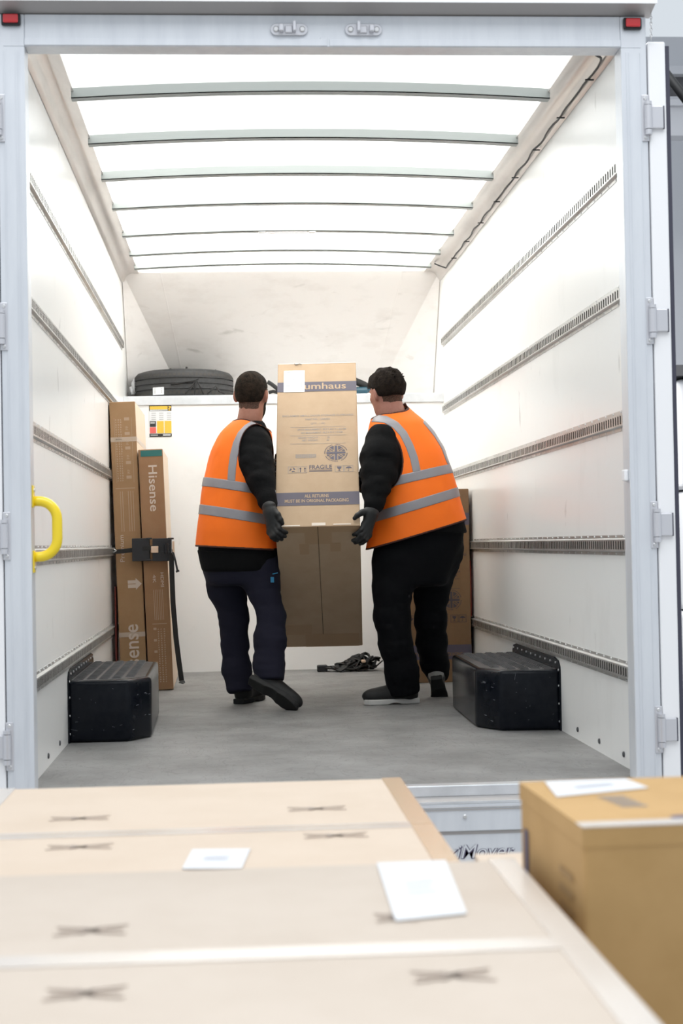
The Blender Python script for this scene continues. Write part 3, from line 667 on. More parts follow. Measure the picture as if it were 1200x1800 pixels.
# spare tyre on the shelf
r = empty('spare_tyre', (-.695, 5.68, 1.872)); tag(r, 'black spare tyre lying flat on the shelf above the bulkhead', 'tyre')
pr = [(.20, .02), (.235, .004), (.29, .0), (.325, .012), (.343, .03), (.349, .05)]
for zc in (.062, .100, .138): pr += [(.35, zc-.005), (.342, zc-.0045), (.342, zc+.0045), (.35, zc+.005)]
pr += [(.349, .155), (.343, .175), (.325, .195), (.29, .206), (.235, .203), (.20, .187), (.195, .1), (.20, .02)]
b = MB(); b.lathe(pr, (0, 0, 0), 72); b.build('casing', m_tyre, r, smooth=True)
b = MB()
for k in range(72):
    a = 2*math.pi*k/72
    for z0, z1 in ((.155, .172), (.03, .05)):
        b.add([(.3515*math.cos(q) if z in (z0 if z0 > .1 else z1,) else .345*math.cos(q), .3515*math.sin(q) if z in (z0 if z0 > .1 else z1,) else .345*math.sin(q), z) for q, z in ((a, z0), (a+.05, z0), (a+.05, z1), (a, z1))], [(0, 1, 2, 3)])
b.build('tread_sipes', m_slot, r)
b = MB(); p = Vector(at(272, 686, 5.33))-Vector((-.695, 5.68, 1.872)); a = math.atan2(p.y, p.x); vs = []
for dz in (-.028, .024):
    for k in range(7): q = a-.125+.25*k/6; vs.append((.3525*math.cos(q), .3525*math.sin(q), p.z+dz))
b.add(vs, [(k, k+1, k+8, k+7) for k in range(6)]); lb = lab(b.build('paper_label', m_paper, r), 'white paper label')
b = MB()
for k, dz in enumerate((-.016, -.008, 0, .012)):
    q0, q1 = a-.09, a+.09; b.quad(*[(.3532*math.cos(q), .3532*math.sin(q), p.z+dz+e) for q, e in ((q0, 0), (q1, 0), (q1, .004), (q0, .004))])
b.build('label_print', m_grey_ink, lb)
r = empty('cargo_cord', (-.5, 5.35, 1.98)); tag(r, 'dark cord with hooks thrown over the spare tyre', 'cord')
O = Vector((-.5, 5.35, 1.98)); b = MB()
for path in ([(325, 693), (337, 680), (345, 667), (352, 680), (358, 694)], [(345, 668), (342, 694)], [(300, 676), (345, 668)], [(364, 694), (374, 684), (379, 678), (385, 688), (395, 693)], [(345, 668), (349, 665)]):
    b.tube([Vector(at(x, y, 5.318))-O for x, y in path], .006, 7)
b.build('cord', m_web, r, smooth='full')
b = MB()
for path in ([(298, 655), (300, 648)], [(300, 654), (328, 651)], [(327, 653), (328, 645)], [(366, 655), (375, 653), (380, 651)]):
    b.tube([Vector(at(x, y, 5.6))-O for x, y in path], .008, 7)
b.build('hook', m_web, r, smooth='full')
b = MB(); b.tube([Vector(at(x, y, 5.62)) for x, y in ((240, 668), (235, 675), (236, 685), (242, 694))], .02, 10); b.tube([Vector(at(x, y, 5.6)) for x, y in ((230, 680), (233, 693))], .012, 8)
tag(b.build('rag', m_wrap, smooth='full'), 'pale rag on the shelf left of the spare tyre', 'rag')

b = MB(); b.tube([Vector(at(x, y, 5.36)) for x, y in ((470, 671), (478, 676), (488, 684), (497, 690))], .014, 8); b.tube([Vector(at(x, y, 5.4)) for x, y in ((472, 690), (480, 688), (492, 691), (505, 691))], .012, 8)
b.tube([Vector(at(x, y, 5.45)) for x, y in ((500, 668), (560, 664), (622, 669), (640, 677), (652, 684))], .026, 10)
tag(b.build('folded_strap', m_web, smooth='full'), 'dark bundle of straps lying on the shelf behind the carried carton', 'strap')
b = MB(); p0_, p1_ = Vector(at(622, 688, 5.42)), Vector(at(650, 687, 5.42)); b.tube([p0_, p0_.lerp(p1_, .1), p0_.lerp(p1_, .8), p0_.lerp(p1_, .9), p1_], [.022, .03, .03, .014, .012], 16)
tag(b.build('blue_bottle', mat('blue_plastic', (.010, .055, .085), .2), smooth=True), 'blue plastic bottle lying on the shelf right of the carried carton', 'bottle')

# heap of straps on the floor by the bulkhead
r = empty('strap_pile', (.45, 5.05, 0)); tag(r, 'tangled heap of black straps on the floor by the bulkhead', 'straps')
rd = random.Random(11)
for i in range(13):
    b = MB(); pts = []; ph = rd.uniform(0, 6); x0, x1 = rd.uniform(-.25, -.02), rd.uniform(.06, .16)
    top = rd.uniform(.03, .10)
    for k in range(14):
        t = k/13; x = x0+(x1-x0)*t; env = .35+.65*min(1, max(0, (x+.15)/.2)) if x < .05 else 1-.5*max(0, x-.15)/.15
        pts.append((x, .06*math.sin(ph+t*5)+rd.uniform(-.02, .02), .012+top*env*abs(math.sin(ph*.7+t*3.4))))
    b.ribbon(pts, (rd.uniform(-.3, .3), 1, rd.uniform(-.6, .6)), .045, .009); b.build('webbing_loop', m_web, r)
b = MB(); b.box(-.27, -.2, -.03, .03, 0, .045); b.build('buckle', m_blackplastic, r, bevel=.008)
b = MB(); b.box(.02, .05, -.1, -.07, .06, .08); lab(b.build('brass_ring', m_brass, r, bevel=.006), 'brassy ring')
# ------------------------------------------------------------------ people: smooth bodies grown from signed distances
def surf(F, lo, h):
    """mesh the zero level of a sampled distance field (surface nets)"""
    nx, ny, nz = F.shape; c = lambda i, j, k: F[i:nx-1+i, j:ny-1+j, k:nz-1+k] < 0
    cnt = sum(c(i, j, k).astype(np.int8) for i in (0, 1) for j in (0, 1) for k in (0, 1))
    act = (cnt > 0) & (cnt < 8); ii, jj, kk = np.nonzero(act)
    idx = -np.ones(act.shape, np.int64); idx[act] = np.arange(len(ii))
    pos = np.zeros((len(ii), 3)); num = np.zeros(len(ii))
    cs = [(i, j, k) for i in (0, 1) for j in (0, 1) for k in (0, 1)]
    for a in cs:
        for ax in range(3):
            if a[ax]: continue
            e = list(a); e[ax] = 1
            fa = F[ii+a[0], jj+a[1], kk+a[2]]; fb = F[ii+e[0], jj+e[1], kk+e[2]]
            m = (fa < 0) != (fb < 0); t = np.where(m, fa/np.where(m, fa-fb, 1), 0)
            p = np.array(a, float)[None]+(np.array(e)-np.array(a))[None]*t[:, None]
            pos[m] += p[m]; num[m] += 1
    V = np.array(lo)+h*(np.stack([ii, jj, kk], 1)+pos/num[:, None])
    faces = []
    S = F < 0
    for ax in range(3):
        sl = [slice(1, -1)]*3; s0 = list(sl); s1 = list(sl); s0[ax] = slice(0, -1); s1[ax] = slice(1, None)
        A, B = S[tuple(s0)], S[tuple(s1)]; d = A != B
        q = np.array(np.nonzero(d)).T; off = np.ones(3, int); off[ax] = 0; q = q+off
        u, w = (ax+1) % 3, (ax+2) % 3
        def cell(du, dw): r = q.copy(); r[:, u] -= du; r[:, w] -= dw; return idx[r[:, 0], r[:, 1], r[:, 2]]
        f = np.stack([cell(1, 1), cell(0, 1), cell(0, 0), cell(1, 0)], 1)
        flip = ~A[d]; f[flip] = f[flip][:, ::-1]
        faces.append(f)
    f = np.concatenate(faces); return V, f[(f >= 0).all(1)]
def grow(name, sdf, lo, hi, h, m, parent=None, relax=1):
    lo, hi = np.array(lo, float), np.array(hi, float); n = np.ceil((hi-lo)/h).astype(int)+1
    ax = [lo[i]+h*np.arange(n[i]) for i in range(3)]
    K = 4; na = [np.append(a[::K], a[-1]+K*h) for a in ax]                 # coarse pass, then only the points near the surface
    C = sdf(np.stack(np.meshgrid(*na, indexing='ij'), -1)); F = C
    for i in range(3):
        t = np.arange(n[i])/K; k = np.minimum(t.astype(int), len(na[i])-2); t = t-k
        sh = [1, 1, 1]; sh[i] = -1; t = t.reshape(sh); F = np.take(F, k, i)*(1-t)+np.take(F, k+1, i)*t
    near = np.abs(F) < K*h*2.2+.006
    I = np.array(np.nonzero(near)).T; F[near] = sdf(lo+h*I)
    V, f = surf(F, lo, h)
    for _ in range(relax):                               # light smoothing along the quads
        acc = np.zeros_like(V); c = np.zeros(len(V))
        for a, b_ in ((0, 1), (1, 2), (2, 3), (3, 0)):
            np.add.at(acc, f[:, a], V[f[:, b_]]); np.add.at(c, f[:, a], 1); np.add.at(acc, f[:, b_], V[f[:, a]]); np.add.at(c, f[:, b_], 1)
        V = V*.5+acc/np.maximum(c, 1)[:, None]*.5
    me = bpy.data.meshes.new(name); me.from_pydata(V.tolist(), [], f.tolist()); me.materials.append(m); me.shade_smooth()
    o = bpy.data.objects.new(name, me); COL.objects.link(o)
    if parent: o.parent = parent; 
    return o
def unit(v): v = np.array(v, float); return v/np.linalg.norm(v)
def cap(P, a, b, ra, rb=None):
    rb = ra if rb is None else rb; a, b = np.array(a, float), np.array(b, float); d = b-a
    t = np.clip(((P-a)@d)/(d@d+1e-12), 0, 1); return np.linalg.norm(P-a-t[..., None]*d, axis=-1)-(ra+(rb-ra)*t)
def smin(a, b, k): h = np.clip(.5+.5*(b-a)/k, 0, 1); return b+(a-b)*h-k*h*(1-h)
def smax(a, b, k): return -smin(-a, -b, k)
def chain(P, pts, k=.03):
    d = None
    for (a, ra), (b, rb) in zip(pts[:-1], pts[1:]):
        e = cap(P, a, b, ra, rb); d = e if d is None else smin(d, e, k)
    return d
def ell(P, c, r, B=None):
    q = P-np.array(c, float)
    if B is not None: q = q@np.array(B).T
    r = np.array(r, float); k0 = np.linalg.norm(q/r, axis=-1); k1 = np.linalg.norm(q/(r*r), axis=-1)
    return k0*(k0-1)/np.maximum(k1, 1e-9)
def rbox(P, c, r, rad, B=None):
    q = P-np.array(c, float)
    if B is not None: q = q@np.array(B).T
    q = np.abs(q)-np.array(r)+rad; return np.linalg.norm(np.maximum(q, 0), axis=-1)+np.minimum(q.max(-1), 0)-rad
def loft(P, rows, n=2.3):
    """rows: z, x centre, half width, y centre, half depth (sorted by z)"""
    R = np.array(sorted(rows)); z = P[..., 2]; zs = np.linspace(R[0, 0], R[-1, 0], 160)
    def g(k):
        v = np.interp(zs, R[:, 0], R[:, k]); ker = np.ones(9)/9; v = np.convolve(np.pad(v, 4, 'edge'), ker, 'valid'); return np.interp(z, zs, v)
    a, bb = g(2), g(4); u = np.abs((P[..., 0]-g(1))/a); v = np.abs((P[..., 1]-g(3))/bb)
    rr = (u**n+v**n)**(1/n)+1e-9
    # scale to something close to a true distance
    ln = np.sqrt((P[..., 0]-g(1))**2+(P[..., 1]-g(3))**2)
    return np.where(rr > .2, ln*(1-1/rr), -np.minimum(a, bb)*.8)
_rn = np.random.RandomState(5).rand(32, 32, 32)*2-1
def vn(P, s, seed=0):
    q = P*np.array(s)+seed*7.31; i = np.floor(q).astype(int); f = q-i; f = f*f*(3-2*f); r = 0
    for a in (0, 1):
        for b_ in (0, 1):
            for c in (0, 1):
                w = (f[..., 0] if a else 1-f[..., 0])*(f[..., 1] if b_ else 1-f[..., 1])*(f[..., 2] if c else 1-f[..., 2])
                r = r+w*_rn[(i[..., 0]+a) % 32, (i[..., 1]+b_) % 32, (i[..., 2]+c) % 32]
    return r
def bounds(pts, m): p = np.array(pts); return p.min(0)-m, p.max(0)+m
def frame(fwd, up):
    f = unit(fwd); r = unit(np.cross(f, up)); u = np.cross(r, f); return np.array([r, f, u])     # rows: right, forward, up
def poly_dist(P, line):
    """distance in the x-z plane to a polyline"""
    q = P[..., [0, 2]]; d = None
    for a, b_ in zip(line[:-1], line[1:]):
        a, b_ = np.array(a)[[0, 2]], np.array(b_)[[0, 2]]; e = b_-a; t = np.clip(((q-a)@e)/(e@e), 0, 1)
        w = np.linalg.norm(q-a-t[..., None]*e, axis=-1); d = w if d is None else np.minimum(d, w)
    return d
PX = lambda Y: (Y-CAM[1])/FPX            # metres to a pixel at distance Y
def rowpx(y, x0, x1, Y, depth): p = at((x0+x1)/2, y, Y); return (p[2], p[0], (x1-x0)/2*PX(Y), Y, depth)

def head(P, c, B, neck, jaw=1.):
    """head and face in its own frame: right, forward, up"""
    q = (P-np.array(c))@B.T/1.05
    d = ell(q, (0, -.012, .028), (.074, .093, .082)); d = smin(d, ell(q, (0, .02, -.035), (.06*jaw, .068, .075)), .035)
    d = smin(d, ell(q, (0, .045, -.085), (.034*jaw, .035, .03)), .035)                                   # chin
    d = smin(d, cap(q, (0, .084, .012), (0, .106, -.022), .009, .014), .012)                       # nose
    d = smin(d, ell(q, (0, .077, .026), (.05, .018, .012)), .015)                                # brow
    for s in (-1, 1):
        d = smin(d, ell(q, (s*.04, .058, -.02), (.022, .02, .018)), .02)                         # cheeks
        d = smax(d, -ell(q, (s*.031, .094, .008), (.017, .013, .011)), .008)                       # eye sockets
        ear = ell(q, (s*.082, -.008, -.008), (.011, .021, .036), [[.86, s*.5, 0], [-s*.5, .86, 0], [0, 0, 1]])
        ear = smax(ear, -ell(q, (s*.090, .006, -.004), (.008, .009, .018)), .004)
        d = smin(d, ear, .006)
    d = smin(d, ell(q, (0, .079, -.052), (.024, .012, .006)), .008); d = smin(d, ell(q, (0, .077, -.064), (.021, .012, .006)), .008)   # lips
    d = smax(d, -ell(q, (0, .096, -.058), (.02, .008, .0018)), .003)
    return smin(d*1.05, chain(P, neck, .03), .03)
def shoe(P, o, B, L=.29, sole=False, rise=.0):
    """B rows right, forward, up; o = middle of the heel on the sole"""
    q = (P-np.array(o))@B.T; x, y, z = q[..., 0], q[..., 1], q[..., 2]
    hw = np.interp(y, [-.03, .03, .1, .18, .24, .262], [.026, .034, .036, .047, .036, .012]); cx = np.interp(y, [0, .12, .25], [0, .004, -.006])
    out = np.abs(x-cx)-hw-.002
    sl = np.maximum(np.maximum(out-.004, np.maximum(-.036-y, y-.262)), np.abs(z-.014)-.015)
    sl = np.maximum(sl, -(np.linalg.norm(np.stack([x*.2, (y-.1)*.8, z+.055], -1), axis=-1)-.062))
    if sole: return smax(sl, sl-.001, .004)
    up = ell(q, (0, .19, .045), (.044, .08, .042)); up = smin(up, ell(q, (0, .09, .055), (.037, .1, .05)), .03)
    up = smin(up, ell(q, (0, .012, .05), (.034, .045, .06)), .03); up = smin(up, cap(q, (0, .028, .06), (0, .02, .14), .042, .046), .03); up = smin(up, cap(q, (0, .05, .10), (0, .15, .066), .016, .012), .02)
    return smax(smax(up, -(z-.018), .004), z-.125, .008)

def glove(P, wrist, knuckles, fingers, thumb, r=.0115):
    d = cap(P, wrist[0], wrist[1], .037, .034)
    for k in knuckles: d = smin(d, cap(P, wrist[1], k, .024, .0145), .022)
    for a, b_ in zip(knuckles[:-1], knuckles[1:]): d = smin(d, cap(P, a, b_, .0145), .012)
    for i, f in enumerate(fingers):
        pts = [(p, r*s) for p, s in zip(f, (1.22, 1.08, .98, .85))]; d = smin(d, chain(P, pts, .004), .0055)
    pts = [(p, r*s) for p, s in zip(thumb, (1.7, 1.35, 1.15, .95))]; return smin(d, chain(P, pts, .008), .010)
A = lambda *a: np.array(at(*a))

def person(name_label, spec):
    s = spec; root_loc = Vector(s['root'])
    B = s['headB']; hc = s['head']
    torso = lambda P, off=0.: loft(P, s['torso'])-off
    def neckcap(P, r): return chain(P, [(p, q+r) for p, q in s['neck']], .03)
    allp = [p for ch in s['arms']+s['legs'] for p, _ in ch]+[hc]
    # ---- body: one continuous skin from head to feet
    def body(P):
        d = head(P, hc, B, s['neck'], s.get('jaw', 1.))
        inner = loft(P, [(z, x, a*.6, y, q*.6) for z, x, a, y, q in s['torso'] if z < s['neck'][-1][0][2]-.06]); zc = np.maximum(P[..., 2]-(s['neck'][-1][0][2]-.07), s['hip_z']-.06-P[..., 2])
        d = smin(d, smax(inner, zc, .03), .05)
        for ch in s['arms']: d = smin(d, chain(P, [(p, r*.6) for p, r in ch], .03), .04)
        for ch in s['legs']: d = smin(d, chain(P, [(p, r*(.62 if i < len(ch)-1 else .4)) for i, (p, r) in enumerate(ch)], .03), .04)
        return d
    lo, hi = bounds(allp, .14); lo[2] = max(lo[2], .02); hi[2] += .05
    bd = grow('person', body, lo, hi, .0075, s['skin'])
    tag(bd, name_label, 'person')
    # finer head inside the same mesh would double the surface, so it is the same skin; hair, beard and clothes are children
    def hair(P):
        q = (P-np.array(hc))@B.T/1.05; x, y, z = q[..., 0], q[..., 1], q[..., 2]
        d = smin(ell(q, (0, -.012, .03), (.0755, .0945, .0835)), ell(q, (0, -.03, -.02), (.066, .062, .055)), .03)-s['hair_t']*np.clip(.35+(z+.03)/.075, .25, 1.0)
        d = d-s['hair_n']*vn(q, s['hair_s'], 2)*np.clip((z+.03)/.06, .2, 1)
        line = np.where(y > .0, .022+np.clip(y, 0, .1)*.45, s['hair_low']-np.clip(-y, 0, .06)*.25)           # hairline: high in front, nape behind
        earcut = np.where((np.abs(x) > .06) & (y > -.022), .018-z, -1.)
        return smax(smax(d, line-z, .010), earcut, .004)
    hl, hh = np.array(hc)-.15, np.array(hc)+.16
    o = grow('hair', hair, hl, hh, .0036, s['hair'], bd, 1); o['label'] = s['hair_label']
    def stubble(P):
        q = (P-np.array(hc))@B.T/1.05; x, y, z = q[..., 0], q[..., 1], q[..., 2]
        d = head(P, hc, B, s['neck'], s.get('jaw', 1.))-.0016
        line = np.where(y > .0, .01+np.clip(y, 0, .1)*.45, s['hair_low']-.026-np.clip(-y, 0, .06)*.35+.006*vn(q, (60, 60, 60), 3))
        return np.maximum(np.maximum(np.maximum(d, line-z), np.maximum(y-.02, z-.03)), np.where((np.abs(x) > .060) & (y > -.032), .02-z, -1.))
    o = grow('stubble', stubble, hl, hh, .0032, mat('clipped_hair', (.115, .062, .044), .8, 0, .2, noise=(160, (.05, .03, .022), .4, .6)), bd, 1); o['label'] = 'clipped hair fading into the nape'
    tb = MB(); rd = random.Random(8)
    for _ in range(s.get('tufts', 0)):
        a = rd.uniform(0, 6.28); e = rd.uniform(.2, 1.25); dv = np.array((math.cos(a)*math.cos(e), math.sin(a)*math.cos(e)-.1, math.sin(e)))
        st = np.array((0, -.012, .03))+dv*np.array((.076, .095, .084)); gd = unit(dv*.75+np.array((rd.uniform(-.9, .9)-.2, rd.uniform(-.9, .6), rd.uniform(-.2, .5)))); ln = rd.uniform(.010, .020)
        pts = [np.array(hc)+B.T@(st*1.05+gd*ln*k/3+np.array((0, 0, -.004*(k/3)**2))) for k in range(4)]; tb.tube(pts, [.0055, .0048, .0036, .0014], 5)
    if tb.v: tb.build('hair_tuft', s['hair'], bd, smooth='full')
    if s.get('beard'):
        def beard(P):
            q = (P-np.array(hc))@B.T/1.05; x, y, z = q[..., 0], q[..., 1], q[..., 2]
            d = smin(ell(q, (0, .02, -.035), (.062, .071, .078)), ell(q, (0, .045, -.092), (.042, .042, .045)), .035)-.006-.003*vn(q, (70, 70, 50), 1)
            return smax(smax(smax(d, z+.022-np.clip(np.abs(x)-.045, 0, .02)*1.8, .008), .005-y, .01), -ell(q, (0, .1, -.058), (.026, .02, .010)), .004)
        o = grow('beard', beard, hl-.03, hh, .004, m_hair, bd, 1); o['label'] = 'full dark beard'
    for sd in (-1, 1):
        bq = MB(); c = np.array(hc)+B.T@np.array((sd*.031, .083, .008))*1.05; bq.lathe([(.0001, -.0105), (.006, -.0087), (.0095, -.0045), (.0105, 0), (.0095, .0045), (.006, .0087), (.0001, .0105)], c, 12); ey = bq.build('eye', m_eye, bd, smooth='full')
        bq = MB(); fd = B.T@np.array((0, 1., 0)); bq.disc(c+fd*.0085, .0052, fd, .003, 12); lab(bq.build('iris', m_hair, ey), 'dark iris')
    # ---- jumper: torso, sleeves
    def wr(P, sc=(16, 16, 26), amp=.004, seed=0): return amp*vn(P, sc, seed)
    def jumper(P):
        t = smax(torso(P, -.014), np.maximum(np.maximum(s['hip_z']+.02-P[..., 2], P[..., 2]-max(r[0] for r in s['torso'])+.012), -neckcap(P, .006)), .01)
        for ch in s['arms']: t = smin(t, chain(P, ch, .025)+wr(P, (13, 13, 34), .007, 3), .035)
        for ch in s['arms']:
            e, d_ = ch[-1][0], unit(np.array(ch[-1][0])-np.array(ch[-2][0])); t = smax(t, np.where(np.linalg.norm(P-e, axis=-1) < .12, (P-e)@d_-.008, -1), .006)
        return t
    lo, hi = bounds([p for ch in s['arms'] for p, _ in ch]+[(r[1]-r[2], r[3]-r[4], max(r[0], s['hip_z'])) for r in s['torso']]+[(r[1]+r[2], r[3]+r[4], r[0]) for r in s['torso'] if r[0] > s['hip_z']], .07)
    o = grow('jumper', jumper, lo, hi, .0065, m_jump, bd, 1); o['label'] = 'black long sleeved jumper'
    # ---- trousers
    def trousers(P):
        t = None
        for ch in s['legs']:
            e = chain(P, ch, .035)+wr(P, (9, 9, 22), .0048, 1)*np.clip(1.2-P[..., 2]*.5, .4, 1.2)+.0035*vn(P, (18, 18, 46), 4); t = e if t is None else smin(t, e, .025)
        hipd = smax(loft(P, s['hips']), np.maximum(P[..., 2]-s['hip_top'], s['hips_z0']-P[..., 2]), .03); t = smin(t, hipd, .05)
        for ch in s['legs']:
            e, d_ = np.array(ch[-1][0]), unit(np.array(ch[-1][0])-np.array(ch[-2][0])); t = smax(t, np.where(np.linalg.norm(P-e, axis=-1) < .16, (P-e)@d_-.03, -1), .01)
        return t
    lo, hi = bounds([p for ch in s['legs'] for p, _ in ch]+[(r[1]-r[2], r[3]-r[4], s['hip_top']) for r in s['hips']]+[(r[1]+r[2], r[3]+r[4], s['hip_top']) for r in s['hips']], .11); lo[2] = max(.015, lo[2])
    grow('trousers', trousers, lo, hi, .007, s['trouser_mat'], bd, 1)['label'] = s['trouser_label']
    # ---- vest, its lapel edge, bands
    def hole(P):
        d = neckcap(P, .016); z0, k, x0 = s['collar']; d = smin(d, z0+k*(P[..., 0]-x0)-P[..., 2], .01)
        for c, r, Bq in s['armholes']: d = np.minimum(d, ell(P, c, r, Bq))
        return d
    top = lambda P: P[..., 2]-max(r[0] for r in s['torso'])
    def fold(P): return .0055*vn(P, (9, 9, 5), 6)+.003*vn(P, (20, 20, 12), 8)
    def vest_solid(P, off=0.): return torso(P, off+.004)+fold(P)*1.0
    hem = lambda P: s['hem'][0]+s['hem'][1]*(P[..., 0]-s['hem'][2])-P[..., 2]
    def vest(P):
        d = vest_solid(P); d = np.maximum(d, -(d+.013)); return smax(smax(smax(d, -hole(P), .004), hem(P), .003), top(P), .004)
    rows = s['torso']; lo = np.array([min(r[1]-r[2] for r in rows), min(r[3]-r[4] for r in rows), s['hem_min']])-.03; hi = np.array([max(r[1]+r[2] for r in rows), max(r[3]+r[4] for r in rows), max(r[0] for r in rows)])+.03
    v = grow('safety_vest', vest, lo, hi, .0045, m_vest, bd, 1); v['label'] = 'orange sleeveless high visibility vest'
    def binding(P):
        d = vest_solid(P, .0015); sh = np.maximum(d, -(d+.017)); h = hole(P)
        e = np.maximum(np.maximum(sh, np.maximum(-h, h-.009)), top(P)); e2 = np.maximum(sh, np.abs(hem(P)+.002)-.005); return np.minimum(e, e2)
    o = grow('edge_binding', binding, lo-.01, hi+.01, .0032, m_trim, v, 1); o['label'] = 'dark edge binding'
    for nm, z0, k, x0, w in s['bands']:
        def band(P):
            d = vest_solid(P, .0035); sh = np.maximum(d, -(d+.011)); zc = z0+k*(P[..., 0]-x0); return np.maximum(np.maximum(sh, np.abs(P[..., 2]-zc)-w/2), -hole(P)+.004)
        o = grow('reflective_band', band, [lo[0]-.01, lo[1]-.01, z0-.16], [hi[0]+.01, hi[1]+.01, z0+.16], .0030, m_tapeR, v, 1); o['label'] = nm
    for line, w in s['braces']:
        def brace(P):
            d = vest_solid(P, .0032); sh = np.maximum(d, -(d+.0115)); pd = poly_dist(P, line); zt = s['bands'][0][1]+s['bands'][0][2]*(P[..., 0]-s['bands'][0][3])
            return np.maximum(np.maximum(np.maximum(sh, pd-w/2), np.maximum(P[..., 1]-s['spine_y'], zt+.02-P[..., 2])), -hole(P)+.004)
        o = grow('reflective_brace', brace, lo-.01, hi+.01, .0030, m_tapeR, v, 1); o['label'] = 'grey reflective strip running over the shoulder'
    # ---- gloves and shoes
    for g in s['gloves']:
        pts = list(g['wrist'])+list(g['knuckles'])+[p for f in g['fingers'] for p in f]+list(g['thumb']); lo, hi = bounds(pts, .05)
        grow('glove', lambda P: glove(P, g['wrist'], g['knuckles'], g['fingers'], g['thumb'], g.get('r', .0115)), lo, hi, .0026, m_glove, bd, 1)['label'] = 'black work glove gripping the carton'
    for sh in s['shoes']:
        lo, hi = bounds([sh['o']], .33); Bs = sh['B']
        o = grow('shoe', lambda P: shoe(P, sh['o'], Bs), lo, hi, .0045, sh['mat'], bd, 1); o['label'] = sh['label']
        q = grow('sole', lambda P: shoe(P, sh['o'], Bs, sole=True), lo, hi, .0040, sh['sole_mat'], o, 1); q['label'] = sh['sole_label']
        if sh.get('laces'):
            lb_ = MB()
            for k in range(5):
                y = .085+.018*k; zz = .112-.0105*k; pts = [np.array(sh['o'])+Bs.T@np.array((xx, y+.006*(1 if k % 2 else -1)*xx/.02, zz-.35*abs(xx))) for xx in (-.026, -.012, 0, .012, .026)]; lb_.tube(pts, .003, 6)
            lb_.build('lace', m_web, o, smooth='full')
        if 'heel_mat' in sh:
            q = grow('heel_tab', lambda P: np.maximum(shoe(P, sh['o'], Bs)-.004, np.maximum(((P-np.array(sh['o']))@Bs.T)[..., 1]+.002, ((P-np.array(sh['o']))@Bs.T)[..., 2]-.075)), lo, hi, .0045, sh['heel_mat'], o, 1); q['label'] = 'pale grey heel'
    # put the origin at the feet
    for o in [bd]:
        o.data.transform(Matrix.Translation(-root_loc)); o.location = root_loc
        for ch in o.children: ch.location = -root_loc
    return bd
def armlist(*rows): return [(A(x, y, Y), r) for x, y, Y, r in rows]

def cl(x0, y0, x1, y1, Y): a, b_ = A(x0, y0, Y), A(x1, y1, Y); return (a[2], (b_[2]-a[2])/(b_[0]-a[0]), a[0])
